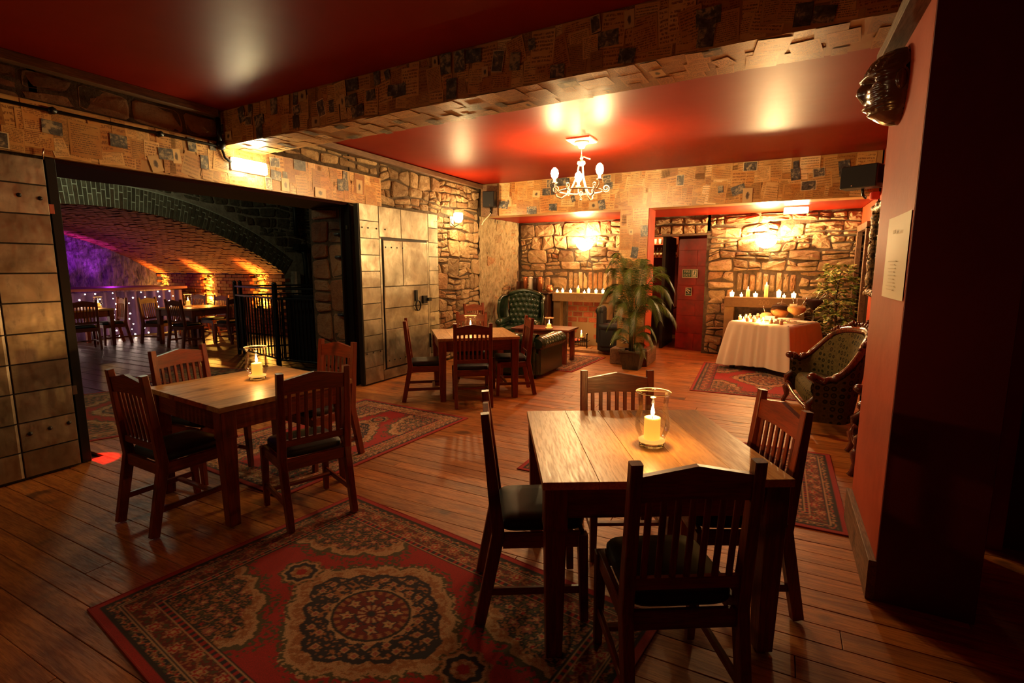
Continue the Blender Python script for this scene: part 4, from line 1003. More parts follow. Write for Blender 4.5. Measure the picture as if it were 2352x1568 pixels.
# ================================================================== SOFA, WINGBACK, CABINET, FIREPLACES
sf = thing('chesterfield_sofa', 'green black leather chesterfield sofa behind the middle table', 'sofa', (-3.62, 6.92, 0))
X1 = .69; D = .47
MB().cbox((0, 0, .22), (2 * X1 - .04, 2 * D - .04, .34), .02).build('sofa_base', 'green', sf)
for s_ in (-1, 1):
    MB().cbox((s_ * (X1 - .07), .02, .27), (.14, 2 * D - .08, .46), .025).build('arm', 'green', sf)
    b = MB()
    def roll(u, v, s_=s_):
        yy = -D + .02 + v * (2 * D - .06); a = u * 2 * pi; e = min(1, min(v, 1 - v) * 14); r_ = (.105 + .009 * abs(sin(v * pi * 9))) * (.75 + .25 * e) 
        return Vector((s_ * (X1 - .04) + r_ * 1.15 * cos(a), yy, .515 + r_ * .9 * sin(a)))
    b.grid(roll, 20, 80, closeu=True)
    for yy, vv in ((-D + .02, 0), (D - .04, 1)): b.add([roll(i / 20, vv) for i in range(20)], [tuple(range(20)) if vv else tuple(range(19, -1, -1))])
    b.build('arm_roll', 'green', sf)
b = MB(); b.cbox((0, -D + .08, .30), (2 * X1 - .1, .16, .52), .03); b.build('sofa_back', 'green', sf)
b = MB(); b.grid(lambda u, v: Vector((-X1 + .05 + v * (2 * X1 - .1), -D + .06 + (.10 + .008 * abs(sin(v * pi * 12))) * cos(u * 2 * pi) * 1.1, .55 + (.10 + .008 * abs(sin(v * pi * 12))) * sin(u * 2 * pi))), 18, 90, closeu=True); b.build('back_roll', 'green', sf)
for k in (-1, 1): MB().cbox((k * .27, .06, .42), (.53, .72, .13), .035).build('seat_cushion', 'green', sf)
for a in (-1, 1):
    for b_ in (-1, 1): MB().lathe([(.02, 0), (.03, .02), (.022, .05)], (a * (X1 - .1), b_ * (D - .1), 0), 10).build('foot', 'black', sf)
# low table
lt = thing('low_table', 'low wooden table with a candle in front of the fireplace', 'table', (-3.48, 7.92, 0), radians(4))
for k in range(4): MB().cbox((0, -.21 + k * .14, .565), (1.02, .137, .03), .003).build('plank', 'wx', lt)
for a in (-1, 1):
    for b_ in (-1, 1): MB().beam((a * .42, b_ * .22, .008), (a * .42, b_ * .22, .55), .07, .07, up=(0, 1, 0)).build('leg', 'wz', lt)
    MB().cbox((0, a * .22, .51), (.78, .025, .07), .002).build('apron', 'wx', lt)
# wingback chair (faces the camera / low table)
wc = thing('wingback_chair', 'dark green buttoned leather wingback armchair by the cabinet', 'armchair', (-4.34, 8.72, .0085), radians(8))
b = MB()
def tuft(u, v, W=.56, z0=.40, z1=1.06):
    x_ = (u - .5) * W; z_ = z0 + v * (z1 - z0) + .05 * cos((u - .5) * pi) * v
    gx = u * 6; gz = v * 7; row = math.floor(gz + .5); fx = gx + .5 * (row % 2); d1 = sqrt((fx - round(fx)) ** 2 + ((gz - row) * 1.0) ** 2); dp = math.exp(-(d1 / .22) ** 2)
    gz2 = gz; diag = abs(((gx + gz / 1.0) % 1) - .5) 
    return Vector((x_ * (1 + .10 * v), .17 + .06 * v + .035 * dp - .02 * sin(u * pi) , z_))
b.grid(tuft, 49, 57); b.build('buttoned_back', 'green', wc)
b = MB(); b.grid(lambda u, v: Vector(((u - .5) * .64 * (1 + .06 * v), .32 + .05 * v, .1 + v * (.98 + .05 * cos((u - .5) * pi)))), 12, 12); b.tube([(-.31 + .62 * i / 12, .25, 1.06 + .07 * cos((i / 12 - .5) * pi)) for i in range(13)], .045, 10); b.build('back_shell', 'green', wc)
for s_ in (-1, 1):
    b = MB()
    def wing(u, v, s_=s_):
        y_ = .26 - u * (.30 - .05 * abs(v - .6)); z_ = .52 + v * .52; bul = .035 * sin(u * pi) + .03 * sin(v * pi)
        return Vector((s_ * (.31 + .09 * u + bul + .03 * v), y_, z_ - .10 * u * u * v))
    b.grid(wing, 10, 12); b.tube([wing(1, i / 12) for i in range(13)] , .030, 8); b.tube([wing(i / 8, 1) for i in range(9)], .030, 8); b.build('wing', 'green', wc)
    MB().cbox((s_ * .32, -.06, .32), (.12, .58, .42), .03).build('arm', 'green', wc)
    b = MB(); b.tube([(s_ * .335, -.36 + .09 * i, .555) for i in range(8)], [.05] + [.075] * 6 + [.06], 14); b.build('arm_roll', 'green', wc)
MB().cbox((0, -.08, .22), (.62, .60, .26), .03).build('seat_base', 'green', wc); MB().cbox((0, -.08, .42), (.50, .56, .13), .04).build('seat_cushion', 'green', wc)
for a in (-1, 1):
    for b_ in (-1, 1): MB().lathe([(.018, 0), (.025, .05), (.03, .10)], (a * .27, b_ * .25 - .05, 0), 8).build('foot', 'cab', wc)
# cabinet with tins
cb = thing('cabinet', 'dark wooden cabinet in the corner behind the wingback chair', 'cabinet', (-4.51, 9.66, 0))
MB().cbox((0, 0, .53), (.84, .50, 1.06), .008).build('body', 'cab', cb)
MB().cbox((0, -.01, 1.075), (.92, .56, .04), .008).build('top', 'cab', cb)
for s_ in (-1, 1):
    d = MB().cbox((s_ * .205, -.258, .55), (.39, .02, .92), .004).build('door', 'cab', cb); MB().cbox((s_ * .205, -.270, .55), (.28, .012, .78), .008).build('door_panel', 'wz', d); MB().ball((s_ * .03, -.28, .60), .014).build('knob', 'chrome', d)
for k, (x, c) in enumerate([(-4.68, 'copper'), (-4.56, 'tag'), (-4.45, 'cab'), (-4.34, 'copper')]):
    o = thing('storage_tin', ['copper cylinder at the corner end of the row on the cabinet', 'pale cylinder second in the row on the cabinet', 'dark cylinder third in the row on the cabinet', 'copper cylinder nearest the mantel on the cabinet'][k], 'canister', (x, 9.62, 1.0955), group='cylinders on the cabinet')
    MB().lathe([(.045, 0), (.046, .27), (.044, .275)], n=18).build('body', c, o); MB().lathe([(.047, .262), (.047, .285), (.03, .30), (0, .302)], n=18).build('lid', c, o)
MB().cbox((-4.80, 9.6, 1.20), (.02, .3, .21), .003, (0, .1, 0)).build('dark_board', 'cab'); tag(bpy.data.objects['dark_board'], 'dark upright board leaning at the cabinet end', 'board')
o = thing('small_jug', 'small brown jug on the cabinet beside the candle mantel', 'jug', (-4.13, 9.62, 1.0955)); MB().lathe([(.05, 0), (.07, .04), (.065, .09), (.045, .12), (.055, .14)], n=16).build('body', 'copper', o)
# fireplaces
def fireplace(nm, label, x0, x1, txt, tx, brick=True):
    f = thing(nm, label, 'fireplace', (x0, 9.68, 0)); W = x1 - x0
    MB().cbox((W / 2, .02, 1.0), (W, .34, .165), .006).build('lintel_stone', 'stone_pale', f)
    for a in (.08, W - .08): MB().cbox((a, .05, .457), (.155, .28, .91), .006).build('pier_stone', 'stone_pale', f)
    MB().box((W / 2, .298, .46), (W - .3, .02, .92)).build('fire_back', 'mortar' if not brick else 'fire_mortar', f)
    for a in (.165, W - .165): MB().box((a, .19, .46), (.015, .28, .92)).build('fire_cheek', 'mortar', f)
    if brick:
        rn_ = random.Random(5); z_ = .02; row = 0
        while z_ < .90:
            x = .17 - (.11 if row % 2 else 0)
            while x < W - .17:
                a = max(x, .172); b_ = min(x + .215, W - .172)
                if b_ - a > .03 and not (z_ < .40 and .36 < (a + b_) / 2 < .80): MB().cbox(((a + b_) / 2, .305 + rn_.uniform(-.006, .006), z_ + .05), (b_ - a - .018, .05, .096), .006).build('brick', 'firebrick', f)
                x += .225
            z_ += .113; row += 1
        MB().add([(.36, .29, .02), (.80, .29, .02), (.80, .29, .38), (.72, .29, .45), (.58, .29, .475), (.44, .29, .45), (.36, .29, .38), (.36, .32, .02), (.80, .32, .02), (.80, .32, .38), (.72, .32, .45), (.58, .32, .475), (.44, .32, .45), (.36, .32, .38)],
                 [(6, 5, 4, 3, 2, 1, 0)] + [(i, (i + 1) % 7, 7 + (i + 1) % 7, 7 + i) for i in range(7)]).build('slate_slab', 'stone_pale', f)
    cu = bpy.data.curves.new('t', 'FONT'); cu.body = txt; cu.size = .115; cu.extrude = .002; cu.align_x = 'CENTER'; cu.align_y = 'CENTER'
    to = bpy.data.objects.new('t', cu); col.objects.link(to); dg = bpy.context.evaluated_depsgraph_get(); me = bpy.data.meshes.new_from_object(to.evaluated_get(dg)); bpy.data.objects.remove(to)
    me.materials.clear(); me.materials.append(plain('cut_' + txt, (.22, .13, .06), .9)); o_ = bpy.data.objects.new('carved_number', me); col.objects.link(o_); o_.parent = f; o_.location = (tx, -.1515, 1.0); o_.rotation_euler = (pi / 2, 0, 0)
    return f
fireplace('fireplace', 'stone fireplace with red brick back beside the cabinet', -4.035, -2.87, '795', .58)
fireplace('fireplace', 'stone fireplace surround behind the white clothed table', -.81, .42, '200', .62, False)
hs = thing('hearth_stone', 'flat dark hearth slab before the brick fireplace', 'hearth', (-3.35, 9.30, 0)); MB().cbox((0, 0, .02), (1.5, .50, .05), .008).build('slab', 'stone_dim', hs)
# fire basket
fb = thing('fire_basket', 'black iron fire basket with a white candle and embers', 'fire basket', (-3.38, 9.42, .047))
b = MB()
for k in range(9): b.beam((-.17 + k * .0425, -.12, .03), (-.17 + k * .0425, -.13, .20), .010, .010, up=(0, 1, 0))
for z_ in (.05, .12): b.beam((-.19, -.128, z_), (.19, -.128, z_), .012, .012)
for s_ in (-1, 1): b.beam((s_ * .18, -.13, 0), (s_ * .18, -.13, .26), .018, .018, up=(0, 1, 0)); b.ball((s_ * .18, -.13, .27), .018); b.beam((s_ * .18, -.12, .12), (s_ * .15, .12, .12), .012, .012)
b.build('basket', 'black', fb)
for k in range(3): MB().tube([(-.14 + .06 * k, -.05 + .03 * k, .10 + .03 * k), (.12 - .02 * k, .03 - .02 * k, .12 + .03 * k)], .03, 8).build('log', 'bark', fb)
MB().ball((-.06, -.04, .14), .055, sc_=(1.2, .8, .6)).build('embers', 'ember', fb)
c = MB().lathe([(.018, .12), (.018, .27), (0, .272)], (.02, .0, 0), 12).build('candle', 'wax_lit', fb); flame_at((.02, 0, .275), fb, 1.0); lamp('hearth_candle', (-3.36, 9.36, .40), 6.0, CANDLE, .012)
# second armchair, black leather, right of the fireplace
ac = thing('tub_armchair', 'black leather armchair half hidden by the palm beside the fireplace', 'armchair', (-2.62, 9.24, 0), radians(100))
MB().cbox((0, 0, .22), (.62, .60, .30), .03).build('seat_base', 'cushion', ac); MB().cbox((0, -.03, .41), (.46, .50, .12), .04).build('seat_cushion', 'cushion', ac)
for s_ in (-1, 1):
    MB().cbox((s_ * .28, -.02, .32), (.12, .58, .36), .03).build('arm', 'cushion', ac); MB().tube([(s_ * .29, -.32 + .1 * i, .52) for i in range(7)], [.05] + [.075] * 5 + [.06], 14).build('arm_roll', 'cushion', ac)
b = MB(); b.cbox((0, .27, .5), (.6, .12, .62), .04); b.tube([(-.28 + .07 * i, .28, .80 + .02 * sin(i / 8 * pi)) for i in range(9)], .07, 12); b.build('backrest', 'cushion', ac)

# mantel candles
def candle(label, grp, x, y, z, r_, h, power=0, kind='pillar', cat='candle'):
    c = thing('votive_candle' if kind != 'pillar' else 'pillar_candle', label, cat, (x, y, z), group=grp)
    if kind == 'pillar': MB().lathe([(r_, 0), (r_, h), (r_ * .85, h + .002), (r_ * .7, h - .004), (0, h - .005)], n=14).build('wax', 'wax_lit', c); flame_at((0, 0, h), c, .9)
    else:
        MB().lathe([(r_ * .75, 0), (r_, h), (r_ * .93, h), (r_ * .66, .006), (0, .006)], n=14).build('cup', 'glass', c); MB().lathe([(r_ * .7, .008), (r_ * .88, h * .82), (0, h * .84)], n=14).build('wax', 'tealight', c); flame_at((0, 0, h * .8), c, .7)
    if power: lamp('candle_glow', (x, y - .03, z + h + .05), power * .8, CANDLE, .012)
    return c
ordn = ['first', 'second', 'third', 'fourth', 'fifth', 'sixth', 'seventh', 'eighth']
for i, (x, kd, h) in enumerate(zip([-3.98, -3.86, -3.69, -3.53, -3.40, -3.31, -3.16, -3.02], 'vvvpvvvv', [.04, .065, .055, .10, .035, .09, .075, .075])):
    candle('lit %s candle, %s from the cabinet on the brick fireplace mantel' % ('pillar' if kd == 'p' else 'votive', ordn[i]), 'candles on the brick fireplace mantel', x, 9.66, 1.084, .032 if kd == 'v' else .03, h, 2.2 if i % 2 else 0, 'pillar' if kd == 'p' else 'votive')
for i, (x, kd, h) in enumerate(zip([-.70, -.55, -.45, -.33, -.17, .02, .10, .24], 'vvpvpvvv', [.09, .05, .13, .075, .21, .13, .05, .09])):
    candle('lit %s candle, %s from the red door on the rear mantel' % ('pillar' if kd == 'p' else 'votive', ordn[i]), 'candles on the rear mantel', x, 9.64, 1.084, .042 if kd == 'v' and h > .06 else .03, h, 2.6 if i % 2 == 0 else 0, 'pillar' if kd == 'p' else 'votive')

# ================================================================== PALM AND LEAFY PLANT
pm = thing('potted_palm', 'tall feathery palm in a dark square planter before the column', 'plant', (-1.97, 7.92, 0))
MB().lathe([(.17, 0), (.24, .27), (.26, .275), (.26, .30), (.225, .30), (.22, .25)], n=4, smooth=False, sq=True).build('planter', 'pot', pm)
MB().lathe([(.215, .265), (.0, .28)], n=4, smooth=False, sq=True).build('soil', 'soil', pm)
rn = random.Random(17); b = MB()
for k in range(9):
    a = rn.uniform(0, 2 * pi); r_ = rn.uniform(.01, .06); b.tube([(r_ * cos(a), r_ * sin(a), .26), (r_ * 1.1 * cos(a), r_ * 1.1 * sin(a), .6), (r_ * 1.6 * cos(a), r_ * 1.6 * sin(a), .95)], [.013, .011, .009], 6)
b.build('stems', 'palm_stem', pm)
def frond(a, z0, L, lift, droop, wid=.26, r0=.03):
    b = MB(); d = Vector((cos(a), sin(a), 0)); sd = Vector((-sin(a), cos(a), 0)); pts = []
    n = 26
    for i in range(n + 1):
        t_ = i / n; pts.append(d * (r0 + L * (t_ * .95)) * 1.0 + Vector((0, 0, z0 + lift * sin(t_ * pi * .62) * 1.05 - droop * t_ ** 2.4)))
    b.tube(pts, [.006 * (1 - .8 * i / n) for i in range(n + 1)], 4)
    for i in range(4, n + 1):
        for h in (0, .33, .66):
            p = pts[i - 1].lerp(pts[i], h); tn = (pts[i] - pts[i - 1]).normalized(); t_ = (i - 1 + h) / n; l_ = wid * (sin(min(1, t_ * 1.25) * pi * .85) * .8 + .25)
            for s_ in (-1, 1):
                dr_ = (sd * s_ * .85 + tn * .75 + Vector((0, 0, -.28 - rn.uniform(0, .3)))).normalized(); w_ = tn * .0042
                m1 = p + dr_ * l_ * .5 + Vector((0, 0, .012)); e = p + dr_ * l_ + Vector((0, 0, -.10 * l_ / .2 * .35))
                b.add([p - w_ * .5, p + w_ * .5, m1 + w_, m1 - w_, e], [(0, 1, 2, 3), (3, 2, 4)], True)
    b.build('frond', 'palm', pm)
FR = [(1.1, .75, .5, .5, .3), (2.55, .72, .5, .5, .36), (3.45, .95, .44, .8, .2), (4.45, .8, .5, .4, .4), (5.0, .74, .52, .32, .44), (5.45, 1.0, .44, .72, .26), (.6, .8, .52, .44, .34), (3.9, .98, .40, .86, .14), (-.25, .95, .62, .50, .38), (-.05, .80, .66, .36, .40), (.35, 1.0, .58, .60, .30), (.85, .95, .5, .72, .22), (1.5, .98, .42, .80, .18), (2.3, .95, .45, .85, .22), (2.8, .95, .52, .74, .32), (3.15, .85, .58, .52, .46), (3.6, .9, .55, .55, .45), (4.2, .88, .48, .6, .42), (4.7, .95, .40, .72, .28), (5.2, .90, .46, .56, .40), (5.7, .82, .55, .46, .46),
      (3.3, .62, .40, .30, .30), (3.9, .50, .36, .22, .26), (5.9, .48, .36, .2, .30), (4.6, .66, .36, .26, .34), (.1, .55, .34, .22, .26), (3.0, .34, .34, .22, .16), (5.5, .36, .3, .14, .26)]
for (a, z0, L, lift, dr_) in FR: frond(a, z0, L, lift, dr_, .24 if L > .45 else .17)
fc = thing('leafy_plant', 'variegated leafy shrub against the stone wall by the right door', 'plant', (.82, 9.35, 0))
MB().lathe([(.11, 0), (.15, .24), (.16, .26), (.13, .26), (.12, .2)], n=16).build('pot', 'pot', fc); MB().lathe([(.125, .22), (0, .23)], n=16).build('soil', 'soil', fc)
b = MB(); b.tube([(0, 0, .22), (.02, 0, .7), (-.01, .02, 1.1), (.02, 0, 1.5)], [.022, .02, .016, .01], 8)
for k in range(9): a = k * 2.4; b.tube([(0, 0, .7 + k * .09), (.12 * cos(a), .10 * sin(a), .8 + k * .09), (.2 * cos(a), .16 * sin(a), .82 + k * .09)], [.008, .006, .003], 5)
b.build('trunk', 'bark', fc)
b = MB(); rn = random.Random(23)
for k in range(380):
    a = rn.uniform(0, 2 * pi); z_ = rn.uniform(.62, 1.66); r_ = (.08 + .17 * sin((z_ - .5) / 1.25 * pi) ** .7) * sqrt(rn.uniform(.1, 1)); p = Vector((r_ * cos(a) * 1.15, r_ * sin(a) * .8, z_))
    d = Vector((cos(a + rn.uniform(-.8, .8)), sin(a + rn.uniform(-.8, .8)), rn.uniform(-.9, .25))).normalized(); s_ = d.cross(Vector((rn.uniform(-.5, .5), rn.uniform(-.5, .5), 1))).normalized(); L = rn.uniform(.075, .125); u_ = d.cross(s_) * .006
    b.add([p, p + d * L * .35 + s_ * L * .34 + u_, p + d * L * .75 + s_ * L * .25 + u_, p + d * L, p + d * L * .75 - s_ * L * .2 + u_, p + d * L * .35 - s_ * L * .28 + u_], [(0, 1, 2, 3), (0, 3, 4, 5)], True)
tag(b.build('leaves', 'ficus', fc), kind='stuff')

# ================================================================== CLOTHED TABLE WITH SWEETS
TC = Vector((-.02, 8.90, 0)); TR = radians(-26.6)
tt = thing('buffet_table', 'dark legged table under the white cloth', 'table', TC, TR)
for a in (-1, 1):
    for b_ in (-1, 1): MB().beam((a * .40, b_ * .42, .008), (a * .40, b_ * .42, .73), .06, .06, up=(0, 1, 0)).build('leg', 'cab', tt)
MB().cbox((0, 0, .74), (.90, .94, .03), .004).build('tabletop', 'cab', tt)
b = MB(); HX, HY = .458, .480
def cloth(u, v):
    a = u * 2 * pi; ca, sa = cos(a), sin(a); k = 1 / max(abs(ca) / 1.0, abs(sa) / 1.0); px, py = HX * ca * k, HY * sa * k
    cor = (abs(sin(2 * a))) ** 5
    if v < .25: f = v / .25; return Vector((px * f, py * f, .7585))
    f = (v - .25) / .75; drop = f * (.655 + .015 * sin(a * 3 + 1) + .03 * cor)
    out = f ** .8 * (.05 + .12 * cor + .020 * sin(a * 22 + 2 * sin(a * 3)) + .012 * sin(a * 37))
    n_ = Vector((ca, sa, 0)); 
    return Vector((px + n_.x * out, py + n_.y * out, .7585 - drop - .0 * f))
b.grid(cloth, 220, 30, closeu=True); o = b.build('tablecloth', 'linen', None, loc=TC, rot=(0, 0, TR)); tag(o, 'white cloth draped over the sweets table by the stone wall', 'tablecloth')
def on_table(u, v, z=.7595): p = Matrix.Rotation(TR, 4, 'Z') @ Vector((u, v, 0)); return (TC.x + p.x, TC.y + p.y, z)
def scoop(parent, p, d, L=.14): MB().tube([p, Vector(p) + Vector(d).normalized() * L], .007, 6).build('scoop_handle', 'chrome', parent)
def bowl_jar(label, p, prof, fill_prof, fill, nm='sweet_jar'):
    j = thing(nm, label, 'jar', p); MB().lathe(fill_prof, n=24).build('sweets', fill, j); MB().lathe(prof, n=28).build('glass', 'glass', j); return j
rnd = lambda R_, zc, n=9, a0=.08, a1=.86: [(R_ * sin(pi * (a0 + (a1 - a0) * i / n)), zc - R_ * cos(pi * (a0 + (a1 - a0) * i / n))) for i in range(n + 1)]
j = bowl_jar('round glass jar of mixed sweets with dark ones on top', on_table(.02, .12), [(.06, 0), (.055, .02)] + rnd(.135, .16), rnd(.128, .16, 7, .06, .5) + [(0, .19)], 'candy'); MB().lathe([(.125, .19), (.11, .23), (0, .25)], n=20).build('dark_sweets', 'candy_dark', j); scoop(j, (0, 0, .24), (.3, .2, 1))
j = bowl_jar('footed glass bowl of orange sweets with scoops', on_table(.28, .10), [(.07, 0), (.02, .015), (.015, .09), (.05, .11)] + [(.125, .16), (.135, .21), (.12, .25)], [(.03, .115), (.118, .165), (.128, .21), (.11, .235), (0, .245)], 'candy'); scoop(j, (-.04, 0, .24), (-.15, 0, 1)); scoop(j, (.0, .02, .24), (0, 0, 1), .12); scoop(j, (.06, 0, .24), (.5, 0, 1), .15)
MB().box((-.05, -.09, .262), (.10, .004, .045), (.5, 0, 0)).build('name_card', 'tag', j)
j = bowl_jar('tall martini shaped glass of dark sweets', on_table(.43, .30), [(.07, 0), (.068, .006), (.012, .02), (.008, .16), (.02, .18), (.15, .33)], [(.01, .185), (.125, .31), (.11, .345), (0, .36)], 'candy_dark', 'sweet_glass'); scoop(j, (.02, 0, .34), (.4, 0, 1), .14); scoop(j, (.06, 0, .33), (.7, 0, 1), .14); MB().box((-.10, -.05, .37), (.12, .004, .06), (.5, 0, .1)).build('name_card', 'tag', j)
j = bowl_jar('low bowl of pale popcorn sweets with a spoon', on_table(-.13, .02), [(.05, 0), (.10, .04), (.115, .09)], [(.04, .01), (.09, .04), (.10, .08), (.07, .115), (0, .13)], 'candy', 'sweet_bowl'); scoop(j, (-.02, 0, .10), (-.3, 0, 1), .13)
pl = thing('cake_stand', 'pale flat cake stand under the footed bowl', 'cake stand', on_table(.26, -.08)); MB().lathe([(.04, 0), (.015, .01), (.015, .05), (.15, .058), (.15, .066), (0, .066)], n=24).build('stand', 'tag', pl)
rn = random.Random(31); SP = [(-.40, -.28), (-.31, -.33), (-.22, -.38), (-.40, -.10), (-.32, -.17), (-.20, -.22), (-.08, -.30), (-.10, -.40), (.02, -.36), (.06, -.43), (.16, -.40), (-.42, .05), (.32, -.42), (-.36, .18)]
wh = ['nearest the red door on', 'at the front edge on', 'with a pale lid at the left of']
SPOTS = ['at the left front corner of the white cloth', 'second from the left front corner of the cloth', 'in the middle of the front row on the cloth', 'at the left edge of the white cloth', 'behind the left corner jar on the cloth', 'in front of the popcorn bowl', 'before the round sweet jar', 'at the front edge below the sweet jar', 'right of the front edge centre on the cloth', 'close to the near corner of the cloth', 'beside the stacked cards on the cloth', 'left of the popcorn bowl on the cloth', 'at the right end of the front row on the cloth', 'at the back left of the cloth']
for i, (u, v) in enumerate(SP):
    if i in (1, 6, 9, 4): c = candle('glowing tealight ' + SPOTS[i], 'tealights on the white cloth', *on_table(u, v), .024, .03, 5.0, 'votive')
    else:
        q = thing('favour_jar', 'favour jar of pink sweets ' + SPOTS[i], 'jar', on_table(u, v), rn.uniform(0, 3), 'favour jars on the white cloth')
        MB().lathe([(.024, 0), (.026, .01), (.026, .045), (.02, .052)], n=12).build('jar', 'jam', q); MB().lathe([(.030, .05), (.026, .06), (.01, .066), (.018, .085), (.0, .08)], n=9).build('cloth_cap', 'tag', q)
q = thing('card_stack', 'small stack of pale cards near the cloth corner', 'cards', on_table(.20, -.30), .4)
for k in range(3): MB().cbox((.02 * k, 0, .012 + k * .02), (.13, .08, .018), .002).build('card_box', 'tag', q)
q = thing('name_card', 'pale folded card standing before the round jar', 'card', on_table(.0, -.14), -.3); MB().box((0, 0, .055), (.14, .004, .07), (.25, 0, 0)).build('front', 'tag', q); MB().box((0, .03, .055), (.14, .004, .07), (-.25, 0, 0)).build('rear', 'tag', q)
q = thing('ribbon_flower', 'ragged paper flower at the right edge of the cloth', 'decoration', on_table(.36, -.20), 0); b = MB()
for k in range(9): a = k * .7; b.add([(0, 0, .02), (.06 * cos(a), .06 * sin(a), .05), (.08 * cos(a + .3), .08 * sin(a + .3), .02)], [(0, 1, 2)])
b.build('petals', 'tag', q)

# ================================================================== CARVED TUB CHAIRS
def tub_chair(label, loc, rz, RX=.40, RY=.36, FT=.36, mat='uphol'):
    c = thing('carved_armchair', label, 'armchair', loc, rz)      # faces local -y
    def plan(t_):  # t 0..1 from one front tip round the back to the other
        if t_ < .22: f = t_ / .22; return Vector((-RX * (1.0 - .04 * (1 - f)), -FT + FT * f * 1.0, 0))
        if t_ > .78: f = (1 - t_) / .22; return Vector((RX * (1.0 - .04 * (1 - f)), -FT + FT * f * 1.0, 0))
        a = pi - (t_ - .22) / .56 * pi; return Vector((RX * cos(a), RY * sin(a), 0))
    def top(t_): k = 1 - abs(t_ * 2 - 1); return .53 + .02 * cos(k * 20) * (k < .2) + .40 * (1 / (1 + math.exp(-(k - .58) * 11)))
    def splay(t_, z_): k = 1 - abs(t_ * 2 - 1); p = plan(t_); f = (z_ - .12) / .8; return Vector((p.x * (1 + .10 * f), p.y * (1 + .10 * f) + .12 * f * max(0, k - .45) * 2 * (1 if k > .45 else 0), z_))
    b = MB(); b.grid(lambda u, v: splay(u, .13 + v * (top(u) - .15)) * 1.0 + Vector((0, 0, 0)), 60, 14); b.build('outer_shell', mat, c)
    b = MB(); b.grid(lambda u, v: Vector((0, -.0, 0)) + Vector((splay(u, .34 + v * (top(u) - .36)).x * .84, splay(u, .34 + v * (top(u) - .36)).y * .84 - .01 + .0 * v, .34 + v * (top(u) - .36))) - Vector((0, .03 * sin(v * pi), 0)), 60, 12); b.build('inner_back', mat, c)
    b = MB()
    pts = [splay(i / 70, top(i / 70)) * 1.0 for i in range(71)]; pts = [Vector((p.x * .93, p.y * .93, p.z + .008)) for p in pts]
    b.tube(pts, [.034 + .008 * sin(i * .9) * (abs(i - 35) > 20) + (.012 if abs(i - 35) < 12 else 0) for i in range(71)], 10); b.build('carved_rail', 'carved', c)
    b = MB(); rn_ = random.Random(3)
    for i in range(22, 49):
        p = pts[i]; h = .05 + .055 * (1 - abs(i - 35) / 13.5); 
        for q in range(2): b.ball(p + Vector((rn_.uniform(-.01, .01), rn_.uniform(-.015, .015), rn_.uniform(.2, 1) * h)), rn_.uniform(.014, .026), 8, 6)
    b.build('carved_crest', 'carved', c)
    for s_ in (0, 70):
        p = pts[s_]; sg = -1 if s_ == 0 else 1
        b = MB(); b.ball(p + Vector((0, -.02, 0)), .045, 12, 8, sc_=(1, 1.1, .9)); b.tube([p + Vector((0, -.02, -.01)), p + Vector((sg * .0, .06, -.10)), p + Vector((-sg * .01, .03, -.19)), p + Vector((0, -.04, -.26)), p + Vector((0, -.03, -.34))], [.028, .026, .030, .034, .028], 8); b.build('arm_scroll', 'carved', c)
        b = MB(); b.tube([(sg * RX * .85, -FT, .24), (sg * RX * .87, -FT - .04, .17), (sg * RX * .87, -FT - .03, .09), (sg * RX * .9, -FT - .05, .03), (sg * RX * .9, -FT - .06, 0)], [.045, .042, .028, .022, .028], 8); b.build('front_leg', 'carved', c)
        b = MB(); b.tube([(sg * RX * .62, RY * .7, .16), (sg * RX * .66, RY * .85, .08), (sg * RX * .7, RY, 0)], [.03, .025, .02], 8); b.build('rear_leg', 'carved', c)
    def seat(u, v):
        a = u * 2 * pi; x_ = math.copysign(abs(cos(a)) ** .6, cos(a)); y_ = math.copysign(abs(sin(a)) ** .6, sin(a)); i = min(int(v * 5 + 1e-6), 5)
        k, z_ = [(.98, .22), (1, .25), (1, .33), (.93, .375), (.6, .395), (.001, .40)][i]; return Vector((x_ * k * RX * .87, (RY * .8 - FT) / 2 + y_ * k * (RY * .8 + FT) / 2, z_))
    b = MB(); b.grid(seat, 36, 6, closeu=True); b.build('seat', mat, c)
    b = MB(); b.tube([(RX * (-.85 + .17 * i), -FT - .03 - .02 * sin(i / 10 * pi), .225) for i in range(11)], .018, 8); b.build('front_rail', 'carved', c)
    return c
tub_chair('carved wooden settee in patterned green fabric before the white table', (.50, 6.20, .0), radians(-90 + 7), .72, .22, .22)
tub_chair('darker carved armchair half hidden behind the red pier', (.87, 4.80, .0), radians(-90 - 4), .34, .17, .20)

# ================================================================== WALL THINGS AT THE RIGHT
mk = thing('carved_mask', 'shiny dark carved wooden mask at the top of the red pier', 'mask', (.50, 3.40, 2.50))
b = MB()
def mask(u, v):
    a = (u - .5) * pi; z_ = (v - .5) * 2; rr = (max(0, 1 - abs(z_) ** 3.2)) ** .5 * (1 - .18 * max(0, -z_)); x_ = -abs(cos(a)) ** .8 * rr * .165; y_ = sin(a) * rr * .17
    nose = math.exp(-((y_) / .030) ** 2 - ((z_ + .05) / .28) ** 2) * .035; brow = math.exp(-((z_ - .30) / .08) ** 2) * .018 * rr; eye = -math.exp(-((abs(y_) - .07) / .028) ** 2 - ((z_ - .12) / .10) ** 2) * .035
    lip = math.exp(-((z_ + .50) / .06) ** 2 - (y_ / .06) ** 2) * .022 + math.exp(-((z_ + .68) / .06) ** 2 - (y_ / .05) ** 2) * .018; rid = .010 * sin(y_ * 170) * (z_ > .42) * rr + .006 * sin(z_ * 60) * math.exp(-((abs(y_) - .11) / .03) ** 2)
    return Vector((x_ - nose - brow - eye - lip - rid - .004 * hashf(y_ * 30, z_ * 14, 2), y_, z_ * .185))
b.grid(mask, 49, 57); b.build('face', 'bronze', mk)
